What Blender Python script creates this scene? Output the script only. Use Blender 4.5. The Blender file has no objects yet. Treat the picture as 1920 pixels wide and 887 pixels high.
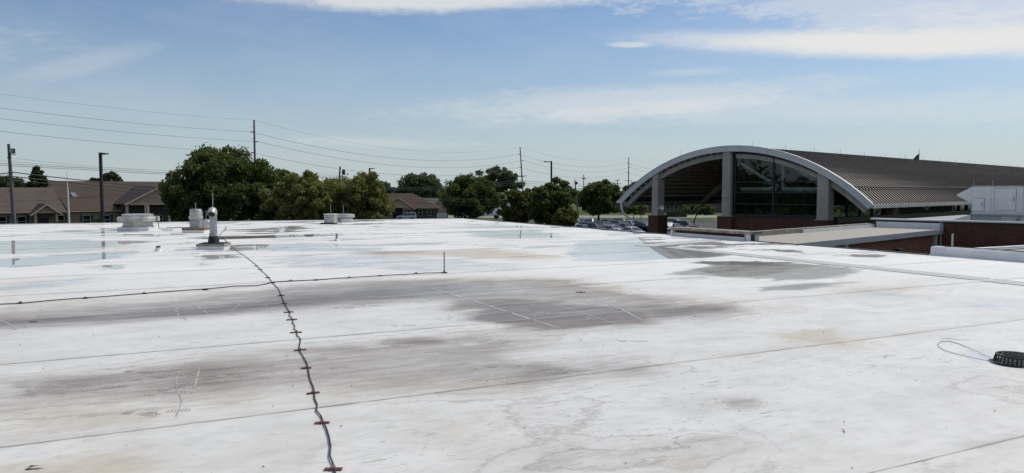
import bpy, math, random
import numpy as np
from mathutils import Vector

# ------------------------------------------------------------------ camera, sky, sun, exposure
scene = bpy.context.scene
col = scene.collection
F, CX, CY, HOR = 1400.0, 960.0, 443.5, 357.0      # photograph's focal length (px), centre, horizon row
EYE, ROOF = 7.0, 5.4
PITCH = math.atan((CY - HOR) / F)
cam_data = bpy.data.cameras.new('camera')
cam = bpy.data.objects.new('camera', cam_data)
col.objects.link(cam)
cam_data.sensor_fit = 'HORIZONTAL'
cam_data.sensor_width = 36.0
cam_data.lens = 36.0 * F / 1920.0
cam_data.clip_start = 0.1
cam_data.clip_end = 6000
cam.location = (0, 0, EYE)
cam.rotation_euler = (math.pi / 2 - PITCH, 0, 0)
scene.camera = cam

SUN_AZ, SUN_EL = math.radians(57), math.radians(50)     # azimuth clockwise from the view direction
SKY_STRENGTH, SUN_STRENGTH, EXPOSURE = 0.09, 2.75, 0.0
sun_data = bpy.data.lights.new('sun', 'SUN')
sun_data.energy = SUN_STRENGTH
sun_data.angle = math.radians(0.6)
sun_data.color = (1.0, 0.945, 0.85)
sun = bpy.data.objects.new('sun', sun_data)
col.objects.link(sun)
sd = Vector((math.sin(SUN_AZ) * math.cos(SUN_EL), math.cos(SUN_AZ) * math.cos(SUN_EL), math.sin(SUN_EL)))
sun.rotation_euler = sd.to_track_quat('Z', 'Y').to_euler()
sun.location = sd * 60
scene.view_settings.view_transform = 'Standard'
scene.view_settings.look = 'None'
scene.view_settings.exposure = EXPOSURE
scene.view_settings.gamma = 1.0
scene.view_settings.use_curve_mapping = False
scene.cycles.max_bounces = 8
scene.cycles.transparent_max_bounces = 8
scene.cycles.caustics_reflective = False
scene.cycles.caustics_refractive = False


class G:
    """tiny node-graph helper"""
    def __init__(self, nt):
        self.nt = nt
        nt.nodes.clear()

    def n(self, kind, ins=None, **kw):
        nd = self.nt.nodes.new(kind)
        for k, v in kw.items():
            setattr(nd, k, v)
        for k, v in (ins or {}).items():
            self.put(nd.inputs[k], v)
        return nd

    def put(self, sock, v):
        if isinstance(v, bpy.types.NodeSocket):
            self.nt.links.new(v, sock)
        else:
            if hasattr(sock.default_value, '__len__') and not isinstance(v, (int, float)) and len(v) == 3 and len(sock.default_value) == 4:
                v = (*v, 1)
            sock.default_value = v

    def m(self, op, a, b=0.0, c=None, clamp=False):
        nd = self.nt.nodes.new('ShaderNodeMath')
        nd.operation = op
        nd.use_clamp = clamp
        self.put(nd.inputs[0], a)
        self.put(nd.inputs[1], b)
        if c is not None:
            self.put(nd.inputs[2], c)
        return nd.outputs[0]

    def mix(self, fac, a, b, blend='MIX'):
        nd = self.nt.nodes.new('ShaderNodeMix')
        nd.data_type = 'RGBA'
        nd.blend_type = blend
        nd.clamp_factor = True
        self.put(nd.inputs[0], fac)
        self.put(nd.inputs[6], a)
        self.put(nd.inputs[7], b)
        return nd.outputs[2]

    def step(self, x, lo, hi, a=0.0, b=1.0):
        nd = self.nt.nodes.new('ShaderNodeMapRange')
        nd.interpolation_type = 'SMOOTHSTEP'
        for i, v in enumerate((x, lo, hi, a, b)):
            self.put(nd.inputs[i], v)
        return nd.outputs[0]

    def noise(self, vec, scale, detail=4.0, rough=0.55, dist=0.0):
        nd = self.n('ShaderNodeTexNoise', {'Scale': scale, 'Detail': detail, 'Roughness': rough, 'Distortion': dist})
        if vec is not None:
            self.nt.links.new(vec, nd.inputs['Vector'])
        return nd.outputs['Fac']

    def mapping(self, vec, scale=(1, 1, 1), rot=(0, 0, 0), loc=(0, 0, 0)):
        nd = self.n('ShaderNodeMapping', {'Vector': vec, 'Scale': scale, 'Rotation': rot, 'Location': loc})
        return nd.outputs[0]


def ang(px, py):
    x, y = (px - CX) / F, (CY - py) / F
    d = Vector((x, math.cos(PITCH) + y * math.sin(PITCH), -math.sin(PITCH) + y * math.cos(PITCH))).normalized()
    return math.atan2(d.x, d.y), math.asin(d.z)


world = bpy.data.worlds.new('World')
scene.world = world
world.use_nodes = True
g = G(world.node_tree)
sky = g.n('ShaderNodeTexSky', sky_type='NISHITA', sun_disc=False)
sky.sun_elevation = SUN_EL
sky.sun_rotation = SUN_AZ
sky.altitude = 200
sky.air_density = 1.0
sky.dust_density = 0.7
sky.ozone_density = 2.0
tc = g.n('ShaderNodeTexCoord')
dirv = tc.outputs['Generated']
sep = g.n('ShaderNodeSeparateXYZ', {0: dirv})
az = g.m('ARCTAN2', sep.outputs[0], sep.outputs[1])
el = g.m('ARCSINE', sep.outputs[2])
ae = g.n('ShaderNodeCombineXYZ', {0: az, 1: el}).outputs[0]
# slow warp of the (azimuth, elevation) sheet so cloud edges are ragged
w1 = g.noise(g.mapping(ae, (5, 16, 1)), 1.0, 5, .6)
w2 = g.noise(g.mapping(ae, (14, 42, 1), loc=(7, 3, 0)), 1.0, 6, .65)
w3 = g.noise(g.mapping(ae, (60, 170, 1), loc=(2, 9, 0)), 1.0, 5, .7)
rag = g.m('ADD', g.m('MULTIPLY', g.m('SUBTRACT', w1, .5), 1.0), g.m('ADD', g.m('MULTIPLY', g.m('SUBTRACT', w2, .5), .9), g.m('MULTIPLY', g.m('SUBTRACT', w3, .5), .55)))
cover = None
# px centre, half size in px, opacity, rag amount, tilt (rise to the right)
for (px, py, hw, hh, op, ra, tilt) in [
        (1690, 80, 490, 28, .97, .42, 0.0), (1850, 22, 560, 46, .46, 2.2, -.02), (790, 2, 390, 24, .78, .9, 0.0),
        (160, 118, 120, 22, .17, 1.2, .24), (1180, 190, 430, 34, .38, 1.3, .06), (1300, 135, 90, 9, .2, 1.2, .04),
        (1185, 84, 48, 6, .55, 1.0, 0.0), (700, 268, 180, 12, .22, 1.5, -.03), (1560, 205, 520, 30, .22, 1.5, .02),
        (1120, 215, 260, 16, .22, 1.2, .10), (2500, 40, 500, 60, .7, 1.2, 0), (-700, 60, 450, 60, .4, 1.2, 0)]:
    a0, e0 = ang(px, py)
    hx, hy = hw / F, hh / F
    tilt -= math.tan(e0) * math.sin(a0)              # a level streak keeps level across the sky
    dx = g.m('SUBTRACT', az, a0)
    dy = g.m('SUBTRACT', g.m('SUBTRACT', el, e0), g.m('MULTIPLY', dx, tilt))
    q = g.m('SQRT', g.m('ADD', g.m('POWER', g.m('DIVIDE', dx, hx), 2.0), g.m('POWER', g.m('DIVIDE', dy, hy), 2.0)))
    q = g.m('ADD', q, g.m('MULTIPLY', rag, ra))
    c = g.step(q, 1.12, 0.35, 0.0, op)
    cover = c if cover is None else g.m('SUBTRACT', 1.0, g.m('MULTIPLY', g.m('SUBTRACT', 1.0, cover), g.m('SUBTRACT', 1.0, c)))
# cirrus veil, thickened overhead out of view for brighter fill, and whitish air low down, all round the sky
veil = g.m('MULTIPLY', g.step(g.m('ADD', w1, g.m('MULTIPLY', w2, .35)), .48, .92), g.step(el, math.radians(14), math.radians(28), .09, .70))
low = g.step(el, math.radians(14), math.radians(-2.0), 0.0, .80)
cover = g.m('SUBTRACT', 1.0, g.m('MULTIPLY', g.m('SUBTRACT', 1.0, cover), g.m('SUBTRACT', 1.0, veil)))
inv = 1.0 / SKY_STRENGTH
skyc = g.mix(1.0, sky.outputs[0], (.93, 1.0, 1.10), 'MULTIPLY')
skyc = g.mix(low, skyc, tuple(c * inv for c in (.475, .565, .615)))
skyc = g.mix(cover, skyc, tuple(c * inv for c in (.80, .80, .785)))
bg = g.n('ShaderNodeBackground', {'Color': skyc, 'Strength': SKY_STRENGTH})
out = g.n('ShaderNodeOutputWorld', {0: bg.outputs[0]})


# ------------------------------------------------------------------ helpers
def P(px, py, Y):
    """photo pixel -> world point at depth Y"""
    x, y = (px - CX) / F, (CY - py) / F
    dy = math.cos(PITCH) + y * math.sin(PITCH)
    dz = -math.sin(PITCH) + y * math.cos(PITCH)
    return Vector((x / dy * Y, Y, EYE + dz / dy * Y))


def PZ(px, py, z):
    """photo pixel -> world point on the level z"""
    x, y = (px - CX) / F, (CY - py) / F
    dy = math.cos(PITCH) + y * math.sin(PITCH)
    dz = -math.sin(PITCH) + y * math.cos(PITCH)
    k = (z - EYE) / dz
    return Vector((x * k, dy * k, z))


def R(px, py, dz=0.0):
    p = PZ(px, py, ROOF)
    return Vector((p.x, p.y, ROOF + dz))


def GX(px, Y):
    return (px - CX) / F * Y * 1.0


class MB:
    def __init__(self):
        self.v, self.f = [], []

    def poly(self, pts):
        b = len(self.v)
        self.v += [tuple(p) for p in pts]
        self.f.append(tuple(range(b, b + len(pts))))
        return self

    def add(self, vs, fs):
        b = len(self.v)
        self.v += [tuple(p) for p in vs]
        self.f += [tuple(i + b for i in q) for q in fs]
        return self

    def box(self, x0, x1, y0, y1, z0, z1):
        vs = [(x0, y0, z0), (x1, y0, z0), (x1, y1, z0), (x0, y1, z0), (x0, y0, z1), (x1, y0, z1), (x1, y1, z1), (x0, y1, z1)]
        return self.add(vs, [(0, 3, 2, 1), (4, 5, 6, 7), (0, 1, 5, 4), (1, 2, 6, 5), (2, 3, 7, 6), (3, 0, 4, 7)])

    def obox(self, c, ax, hx, hy, z0, z1):
        """box centred c (x,y), x axis along ax"""
        ax = Vector((ax[0], ax[1])).normalized()
        ay = Vector((-ax.y, ax.x))
        c = Vector((c[0], c[1]))
        q = [c - ax * hx - ay * hy, c + ax * hx - ay * hy, c + ax * hx + ay * hy, c - ax * hx + ay * hy]
        return self.prism([(p.x, p.y) for p in q], z0, z1)

    def prism(self, pts, z0, z1):
        n = len(pts)
        vs = [(p[0], p[1], z0) for p in pts] + [(p[0], p[1], z1) for p in pts]
        fs = [tuple(reversed(range(n))), tuple(range(n, 2 * n))]
        fs += [(i, (i + 1) % n, n + (i + 1) % n, n + i) for i in range(n)]
        return self.add(vs, fs)

    def extr(self, pts, axis, a, b):
        """2-D outline extruded along 'x' (pts are y,z) or 'y' (pts are x,z)"""
        n = len(pts)
        if axis == 'x':
            vs = [(a, p[0], p[1]) for p in pts] + [(b, p[0], p[1]) for p in pts]
        else:
            vs = [(p[0], a, p[1]) for p in pts] + [(p[0], b, p[1]) for p in pts]
        fs = [tuple(range(n)), tuple(reversed(range(n, 2 * n)))]
        fs += [(i, n + i, n + (i + 1) % n, (i + 1) % n) for i in range(n)]
        return self.add(vs, fs)

    def hexa(self, lo, hi):
        """8-corner solid: four points lo, four points hi"""
        return self.add(list(lo) + list(hi), [(0, 3, 2, 1), (4, 5, 6, 7), (0, 1, 5, 4), (1, 2, 6, 5), (2, 3, 7, 6), (3, 0, 4, 7)])

    def tube(self, path, r, sides=6, cap=True):
        path = [Vector(p) for p in path]
        n = len(path)
        rs = r if hasattr(r, '__len__') else [r] * n
        base = len(self.v)
        t0 = (path[1] - path[0]).normalized()
        up = Vector((0, 0, 1)) if abs(t0.z) < .9 else Vector((1, 0, 0))
        for i, p in enumerate(path):
            t = (path[min(i + 1, n - 1)] - path[max(i - 1, 0)]).normalized()
            a = up.cross(t)
            if a.length < 1e-4:
                a = Vector((1, 0, 0)).cross(t)
            a.normalize()
            b = t.cross(a)
            for k in range(sides):
                th = 2 * math.pi * k / sides
                self.v.append(tuple(p + (a * math.cos(th) + b * math.sin(th)) * rs[i]))
        for i in range(n - 1):
            for k in range(sides):
                k2 = (k + 1) % sides
                self.f.append((base + i * sides + k, base + i * sides + k2, base + (i + 1) * sides + k2, base + (i + 1) * sides + k))
        if cap:
            self.f.append(tuple(base + k for k in reversed(range(sides))))
            self.f.append(tuple(base + (n - 1) * sides + k for k in range(sides)))
        return self

    def lathe(self, prof, segs=24, c=(0, 0, 0), cap=True):
        base = len(self.v)
        for (r, z) in prof:
            for k in range(segs):
                th = 2 * math.pi * k / segs
                self.v.append((c[0] + r * math.cos(th), c[1] + r * math.sin(th), c[2] + z))
        for i in range(len(prof) - 1):
            for k in range(segs):
                k2 = (k + 1) % segs
                self.f.append((base + i * segs + k, base + i * segs + k2, base + (i + 1) * segs + k2, base + (i + 1) * segs + k))
        if cap:
            self.f.append(tuple(base + k for k in reversed(range(segs))))
            self.f.append(tuple(base + (len(prof) - 1) * segs + k for k in range(segs)))
        return self

    def mesh(self, name, smooth=None):
        me = bpy.data.meshes.new(name)
        me.from_pydata(self.v, [], self.f)
        if smooth is not None:
            me.polygons.foreach_set('use_smooth', [True] * len(me.polygons))
            me.set_sharp_from_angle(angle=math.radians(smooth))
        me.update()
        return me

    def build(self, name, m, parent=None, smooth=None):
        me = self.mesh(name, smooth)
        me.materials.append(m)
        return link(name, me, parent)


def link(name, me, parent=None):
    o = bpy.data.objects.new(name, me)
    col.objects.link(o)
    o.parent = parent
    return o


def tag(o, label, cat, group=None, kind=None):
    if kind == 'structure':
        o['kind'] = kind
    if label:
        o['label'] = label
    if cat:
        o['category'] = cat
    if group:
        o['group'] = group
    if kind == 'stuff':
        o['kind'] = kind
    return o


def thing(name, label, cat, loc=(0, 0, 0), rz=0.0, group=None):
    o = bpy.data.objects.new(name, None)
    col.objects.link(o)
    o.location = loc
    o.rotation_euler = (0, 0, rz)
    o.empty_display_size = .2
    return tag(o, label, cat, group)


def dup(o, parent=None):
    c = o.copy()
    col.objects.link(c)
    c.parent = parent
    for ch in list(o.children):
        dup(ch, c)
    return c


# ------------------------------------------------------------------ materials
def mat(name, c, rough=.6, metal=0.0, var=.12, scale=4.0, bump=0.0, spec=.5, c2=None, streak=None):
    """plain surface with colour mottling and fine relief"""
    m = bpy.data.materials.new(name)
    m.use_nodes = True
    g = G(m.node_tree)
    tc = g.n('ShaderNodeTexCoord').outputs['Object']
    v = g.mapping(tc, streak) if streak else tc
    n1 = g.noise(v, scale, 5, .6)
    n2 = g.noise(v, scale * 7.3, 4, .6)
    f = g.m('ADD', g.m('MULTIPLY', n1, .65), g.m('MULTIPLY', n2, .35))
    f = g.step(f, .3, .7)
    dark = c2 if c2 else tuple(x * (1 - var * 1.6) for x in c)
    lite = c if c2 else tuple(min(1, x * (1 + var)) for x in c)
    colr = g.mix(f, dark, lite)
    b = g.n('ShaderNodeBsdfPrincipled', {'Base Color': colr, 'Roughness': g.step(n2, .2, .8, rough * .85, min(1, rough * 1.12)), 'Metallic': metal, 'Specular IOR Level': spec})
    if bump:
        bp = g.n('ShaderNodeBump', {'Strength': .6, 'Distance': bump, 'Height': f})
        g.put(b.inputs['Normal'], bp.outputs[0])
    g.n('ShaderNodeOutputMaterial', {0: b.outputs[0]})
    return m


def brick_mat(name, c1, c2, mortar, bw=.2, rh=.0677):
    m = bpy.data.materials.new(name)
    m.use_nodes = True
    g = G(m.node_tree)
    tc = g.n('ShaderNodeTexCoord').outputs['Object']
    s = g.n('ShaderNodeSeparateXYZ', {0: tc})
    v = g.n('ShaderNodeCombineXYZ', {0: g.m('ADD', s.outputs[0], s.outputs[1]), 1: s.outputs[2]}).outputs[0]
    b = g.n('ShaderNodeTexBrick', {'Vector': v, 'Color1': c1, 'Color2': c2, 'Mortar': mortar, 'Scale': 1.0, 'Mortar Size': .006, 'Mortar Smooth': .3, 'Bias': 0.0, 'Brick Width': bw, 'Row Height': rh})
    n1 = g.noise(tc, .6, 5, .6)
    n2 = g.noise(tc, 9, 4, .6)
    c = g.mix(g.step(n1, .3, .75, 0, .5), b.outputs[0], tuple(x * .45 for x in c1))
    c = g.mix(g.step(n2, .3, .8, 0, .35), c, tuple(min(1, x * 1.5) for x in c2))
    bp = g.n('ShaderNodeBump', {'Strength': .7, 'Distance': .008, 'Height': g.m('SUBTRACT', 1.0, b.outputs[1])})
    sh = g.n('ShaderNodeBsdfPrincipled', {'Base Color': c, 'Roughness': .9, 'Normal': bp.outputs[0], 'Specular IOR Level': .2})
    g.n('ShaderNodeOutputMaterial', {0: sh.outputs[0]})
    return m


def row_mat(name, c1, c2, rh, bw, gap=.012, rough=.9):
    """shingle courses / lap siding, by height along the slope"""
    m = bpy.data.materials.new(name)
    m.use_nodes = True
    g = G(m.node_tree)
    tc = g.n('ShaderNodeTexCoord').outputs['Object']
    s = g.n('ShaderNodeSeparateXYZ', {0: tc})
    v = g.n('ShaderNodeCombineXYZ', {0: g.m('ADD', s.outputs[0], g.m('MULTIPLY', s.outputs[1], .35)), 1: s.outputs[2]}).outputs[0]
    b = g.n('ShaderNodeTexBrick', {'Vector': v, 'Color1': c1, 'Color2': c2, 'Mortar': tuple(x * .45 for x in c1), 'Scale': 1.0, 'Mortar Size': gap, 'Mortar Smooth': .5, 'Bias': 0.0, 'Brick Width': bw, 'Row Height': rh})
    n1 = g.noise(g.mapping(tc, (1, 1, 3)), .35, 5, .65)
    c = g.mix(g.step(n1, .35, .75, 0, .45), b.outputs[0], tuple(x * .62 for x in c2))
    bp = g.n('ShaderNodeBump', {'Strength': .6, 'Distance': .01, 'Height': g.m('SUBTRACT', 1.0, b.outputs[1])})
    sh = g.n('ShaderNodeBsdfPrincipled', {'Base Color': c, 'Roughness': rough, 'Normal': bp.outputs[0], 'Specular IOR Level': .25})
    g.n('ShaderNodeOutputMaterial', {0: sh.outputs[0]})
    return m


def leaf_mat(name, dark, lite, tip=None):
    m = bpy.data.materials.new(name)
    m.use_nodes = True
    g = G(m.node_tree)
    tc = g.n('ShaderNodeTexCoord').outputs['Object']
    rnd = g.n('ShaderNodeNewGeometry').outputs['Random Per Island']
    n1 = g.noise(tc, .45, 4, .6)
    f = g.m('ADD', g.m('MULTIPLY', rnd, .5), g.m('MULTIPLY', g.step(n1, .3, .7), .5))
    c = g.mix(f, dark, lite)
    if tip:
        c = g.mix(g.step(rnd, .78, .9, 0, .7), c, tip)
    d = g.n('ShaderNodeBsdfPrincipled', {'Base Color': c, 'Roughness': .55, 'Specular IOR Level': .35})
    t = g.n('ShaderNodeBsdfTranslucent', {'Color': g.mix(.5, c, (.10, .16, .02))})
    mx = g.n('ShaderNodeMixShader', {0: .44, 1: d.outputs[0], 2: t.outputs[0]})
    g.n('ShaderNodeOutputMaterial', {0: mx.outputs[0]})
    return m


def glass_mat(name, tint, ior=1.6, rough=0.0):
    m = bpy.data.materials.new(name)
    m.use_nodes = True
    g = G(m.node_tree)
    fr = g.n('ShaderNodeFresnel', {'IOR': ior})
    nz = g.noise(g.n('ShaderNodeTexCoord').outputs['Object'], .9, 3)
    bp = g.n('ShaderNodeBump', {'Strength': .12, 'Distance': .02, 'Height': nz})
    tr = g.n('ShaderNodeBsdfTransparent', {'Color': tint})
    gl = g.n('ShaderNodeBsdfGlossy', {'Color': (.95, .97, 1), 'Roughness': rough, 'Normal': bp.outputs[0]})
    mx = g.n('ShaderNodeMixShader', {0: g.m('MULTIPLY', fr.outputs[0], .8, clamp=True), 1: tr.outputs[0], 2: gl.outputs[0]})
    g.n('ShaderNodeOutputMaterial', {0: mx.outputs[0]})
    return m


def plain(name, c, rough=.5, metal=0.0, coat=0.0):
    m = bpy.data.materials.new(name)
    m.use_nodes = True
    g = G(m.node_tree)
    n = g.noise(g.n('ShaderNodeTexCoord').outputs['Object'], 6, 4, .6)
    c_ = g.mix(g.step(n, .3, .7), tuple(x * .88 for x in c), c)
    b = g.n('ShaderNodeBsdfPrincipled', {'Base Color': c_, 'Roughness': rough, 'Metallic': metal, 'Coat Weight': coat, 'Coat Roughness': .06})
    g.n('ShaderNodeOutputMaterial', {0: b.outputs[0]})
    return m


M = dict(
    flash=mat('white_flashing', (.68, .69, .70), .45, var=.10, scale=2.0, bump=.003),
    whitepaint=mat('white_painted_steel', (.80, .79, .75), .45, var=.07, scale=1.5),
    alum=mat('weathered_aluminium', (.46, .45, .42), .42, .25, var=.30, scale=3),
    galv=mat('galvanised_steel', (.36, .38, .40), .38, .7, var=.2, scale=9),
    darkmetal=plain('dark_metal', (.03, .03, .032), .5, .3),
    rubber=plain('black_rubber', (.012, .012, .013), .75),
    cable=plain('cable_jacket', (.028, .026, .027), .6),
    copper=mat('tarnished_copper', (.30, .14, .11), .55, .3, var=.45, scale=30, c2=(.15, .08, .065)),
    seal=mat('seam_sealant', (.40, .395, .385), .8, var=.4, scale=3),
    clean=mat('rubbed_clean_membrane', (.53, .505, .485), .6, var=.15, scale=40, c2=(.34, .315, .30)),
    wood=mat('wet_curb_wood', (.28, .13, .075), .7, var=.4, scale=8, c2=(.14, .085, .06), streak=(1, 8, 1)),
    curbtop=mat('grimy_curb_top', (.30, .27, .21), .6, var=.3, scale=5, c2=(.17, .155, .125)),
    yellow=mat('yellow_edge_line', (.70, .60, .30), .6, var=.3, scale=6, c2=(.62, .60, .50)),
    pad=mat('grey_walkway_mat', (.66, .655, .66), .75, var=.08, scale=14, bump=.006),
    concrete=mat('board_concrete', (.52, .47, .40), .85, var=.22, scale=.9, bump=.006, c2=(.34, .31, .265), streak=(1, 1, .35)),
    stone=mat('weathered_stone_cap', (.36, .335, .29), .9, var=.3, scale=3, bump=.008, c2=(.13, .118, .10)),
    brick=brick_mat('dark_red_brick', (.095, .042, .030), (.135, .060, .042), (.125, .105, .092)),
    brick2=brick_mat('orange_brown_brick', (.27, .115, .062), (.18, .075, .045), (.17, .135, .11)),
    bronze=mat('bronze_roof_metal', (.37, .305, .262), .5, .05, var=.24, scale=.6),
    batten=mat('shaded_batten_metal', (.045, .037, .032), .5, .25, var=.14, scale=.8),  # near-black: the ribs' shadow side is put into the colour
    fascia=mat('blue_grey_fascia', (.66, .655, .645), .5, .1, var=.06, scale=.5),
    linkfascia=mat('grey_link_fascia', (.36, .365, .38), .5, .1, var=.08, scale=.8),
    edgemetal=plain('dark_edge_metal', (.07, .07, .075), .5, .4),
    gutter=mat('cream_gutter', (.52, .50, .45), .5, var=.14, scale=1.5),
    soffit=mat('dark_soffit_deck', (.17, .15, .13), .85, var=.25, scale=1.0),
    purlin=mat('tan_purlin', (.60, .53, .44), .8, var=.15, scale=2),
    frame=plain('black_window_frame', (.012, .012, .013), .45),
    truss=mat('pale_green_truss_paint', (.80, .86, .80), .5, var=.08, scale=2),
    glass=glass_mat('tinted_glass', (.80, .83, .81), 1.45),
    pane=glass_mat('house_window_glass', (.12, .13, .14), 1.5),
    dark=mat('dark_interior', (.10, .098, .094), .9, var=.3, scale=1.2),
    lowroof=mat('buff_gravel_roof', (.47, .44, .38), .92, var=.16, scale=1.6, bump=.01, c2=(.33, .31, .27), streak=(.6, 3, 1)),
    greyroof=mat('grey_membrane', (.36, .36, .35), .85, var=.12, scale=1.0),
    shingle_a=row_mat('brown_shingle', (.128, .102, .083), (.098, .077, .064), .13, .9),
    shingle_b=row_mat('red_brown_shingle', (.096, .070, .056), (.078, .057, .047), .13, .9),
    shingle_c=row_mat('charcoal_shingle', (.062, .050, .050), (.050, .042, .042), .13, .9),
    shingle_g=row_mat('grey_shingle', (.13, .128, .125), (.10, .10, .10), .13, .9),
    siding=row_mat('beige_lap_siding', (.50, .385, .26), (.47, .36, .245), .22, 40, .012),
    tanbrick=brick_mat('tan_brick', (.32, .24, .135), (.26, .195, .115), (.22, .19, .15)),
    greybrick=brick_mat('dim_brown_brick', (.12, .10, .082), (.095, .08, .068), (.12, .11, .10)),
    trim=mat('tan_trim', (.52, .40, .29), .6, var=.08),
    whitetrim=mat('white_trim', (.66, .66, .64), .5, var=.06),
    shutter=plain('dark_shutter', (.035, .026, .026), .6),
    door=plain('dark_door', (.02, .02, .024), .5),
    whitewall=mat('white_siding', (.62, .63, .63), .7, var=.06),
    pole=mat('weathered_pole_wood', (.185, .165, .145), .9, var=.3, scale=3, c2=(.09, .08, .07), streak=(6, 6, .5)),
    wire=plain('wire', (.02, .02, .022), .6),
    thinwire=plain('grey_wire', (.10, .11, .12), .5),
    lamp=plain('black_lamp_post', (.016, .016, .017), .45),
    steelpole=mat('pale_steel_pole', (.42, .42, .41), .5, .2, var=.1),
    bark=mat('bark', (.060, .048, .038), .95, var=.3, scale=6, bump=.02),
    tyre=plain('tyre', (.015, .015, .016), .85),
    rim=plain('rim', (.35, .36, .37), .35, .7),
    cglass=plain('car_glass', (.010, .012, .015), .05, 0, .6),
    headlight=plain('headlight', (.65, .67, .68), .15, 0, .6),
    tail=plain('tail_light', (.22, .008, .008), .25, 0, .6),
    red=plain('red_sign', (.30, .022, .02), .5),
    signwhite=mat('sign_board', (.58, .61, .64), .5, var=.06),
    signink=plain('sign_lettering', (.10, .12, .15), .6),
    leafbit=plain('dead_leaf', (.045, .018, .016), .7),
    navy=plain('flag_blue', (.025, .03, .11), .8),
    flagred=plain('flag_red', (.32, .03, .05), .8),
    flagwhite=plain('flag_white', (.7, .7, .7), .8),
    bluebin=plain('blue_plastic', (.05, .17, .36), .5),
    asphalt=mat('parking_asphalt', (.058, .057, .058), .9, var=.25, scale=.5, bump=.01),
    road=mat('pale_concrete_road', (.27, .255, .23), .9, var=.12, scale=.3, bump=.005),
    kerb=mat('kerb_concrete', (.42, .40, .36), .9, var=.12, scale=1.5),
    paint=mat('lane_paint', (.62, .62, .58), .8, var=.2, scale=2),
    hedge=leaf_mat('hedge_leaf', (.012, .020, .010), (.030, .048, .020)),
    leaf_dark=leaf_mat('dark_maple_leaf', (.042, .060, .018), (.140, .170, .048)),
    leaf_deep=leaf_mat('deep_green_leaf', (.044, .062, .019), (.130, .155, .044), (.18, .155, .05)),
    leaf_olive=leaf_mat('olive_locust_leaf', (.145, .152, .042), (.31, .30, .095), (.35, .28, .09)),
    leaf_yel=leaf_mat('yellowing_leaf', (.070, .085, .022), (.165, .178, .048), (.25, .18, .045)),
    leaf_far=leaf_mat('far_tree_leaf', (.050, .072, .038), (.115, .150, .075)),
    leaf_pine=leaf_mat('pine_needle', (.020, .030, .012), (.062, .074, .022), (.10, .085, .03)),
)

# ------------------------------------------------------------------ the white roof
U = Vector((.900, .436))            # along the membrane seams
V = Vector((-.436, .900))           # across them
E = Vector((.479, -.878))           # along the right-hand roof edge, towards the camera
FC = Vector((-2.7, 42.3))           # far corner
EDGE_A = FC
FAR_D = Vector((-21.3, -7.3)).normalized()
FAR_L = FC + FAR_D * 46
EDGE_B = FC + E * 27.2              # where the low curb starts
EDGE_C = FC + E * 46
deck = MB().prism([(FAR_L.x, FAR_L.y), (-46, -6), (EDGE_C.x, -6), (EDGE_C.x, EDGE_C.y), (FC.x, FC.y)], 0.0, ROOF - .03)
roof = tag(deck.build('flat_roof', M['brick']), 'wide flat white membrane roof in the foreground, stained and wet', None, kind='structure')
# (the deck's own skin under the sheets)
MB().prism([(FAR_L.x + .05, FAR_L.y - .05), (-45.9, -5.9), (EDGE_C.x - .1, -5.9), (EDGE_C.x - .05, EDGE_C.y), (FC.x, FC.y - .1)], ROOF - .028, ROOF - .012).build('base_membrane', M['flash'], roof)

# stains and puddles: outline in the photo -> outline on the roof; (kind, strength, soft edge in metres, points)
FE = []


def feat(kind, s, soft, *pts):
    FE.append((kind, s, soft, np.array([(p.x, p.y) for p in (PZ(x, y, ROOF) for x, y in pts)])))


def blob(kind, s, soft, x, y, hw, hh, n=14):
    feat(kind, s, soft, *[(x + hw * math.cos(2 * math.pi * k / n), y + hh * math.sin(2 * math.pi * k / n)) for k in range(n)])


WET, DIRT, TAN, MUD_REFL = 0, 1, 2, 3  # fourth mask: silt, plus dark reflections painted as colour
# mauve-grey dirt
feat(DIRT, .62, .4, (-60, 585), (150, 573), (330, 560), (450, 545), (520, 536), (700, 525), (830, 521), (960, 523), (1060, 527), (1150, 543), (1240, 556), (1330, 574), (1400, 584), (1300, 597), (1200, 606), (1050, 619), (960, 616), (900, 592), (850, 566), (800, 563), (650, 573), (480, 586), (330, 597), (180, 609), (-60, 624))
feat(DIRT, .24, .25, (890, 590), (960, 592), (1060, 596), (1170, 590), (1212, 596), (1215, 603), (1050, 620), (970, 618))
feat(DIRT, .28, .13, (855, 566), (960, 560), (1060, 566), (1200, 586), (1215, 602), (1050, 619), (970, 617), (905, 596))
feat(DIRT, .40, .4, (-60, 600), (150, 598), (300, 583), (420, 574), (560, 558), (720, 548), (560, 575), (420, 590), (200, 605), (-60, 614))
feat(DIRT, .30, .6, (560, 560), (720, 540), (840, 535), (820, 556), (640, 570))
feat(DIRT, .56, .38, (-60, 722), (100, 704), (250, 689), (345, 679), (480, 667), (600, 651), (740, 635), (870, 622), (960, 627), (1060, 634), (985, 654), (980, 664), (1000, 672), (1100, 674), (1190, 662), (1245, 688), (1180, 697), (1050, 720), (940, 735), (800, 742), (680, 745), (560, 734), (480, 732), (340, 747), (250, 752), (120, 762), (-60, 778))
feat(DIRT, .30, .35, (260, 700), (345, 682), (440, 682), (480, 700), (420, 728), (330, 740), (270, 738))
feat(DIRT, .34, .3, (960, 705), (1010, 690), (1060, 692), (1110, 700), (1040, 716), (960, 728))
blob(DIRT, .45, .18, 780, 640, 62, 5)
blob(DIRT, .35, .16, 600, 657, 56, 4)
blob(DIRT, .3, .2, 80, 716, 90, 6)
feat(DIRT, .30, .2, (900, 905), (930, 870), (1060, 834), (1240, 830), (1420, 822), (1440, 850), (1330, 905))
feat(DIRT, .26, .08, (1250, 822), (1290, 812), (1340, 818), (1385, 826), (1350, 838), (1280, 832))
blob(DIRT, .42, .06, 1372, 760, 38, 10)
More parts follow.
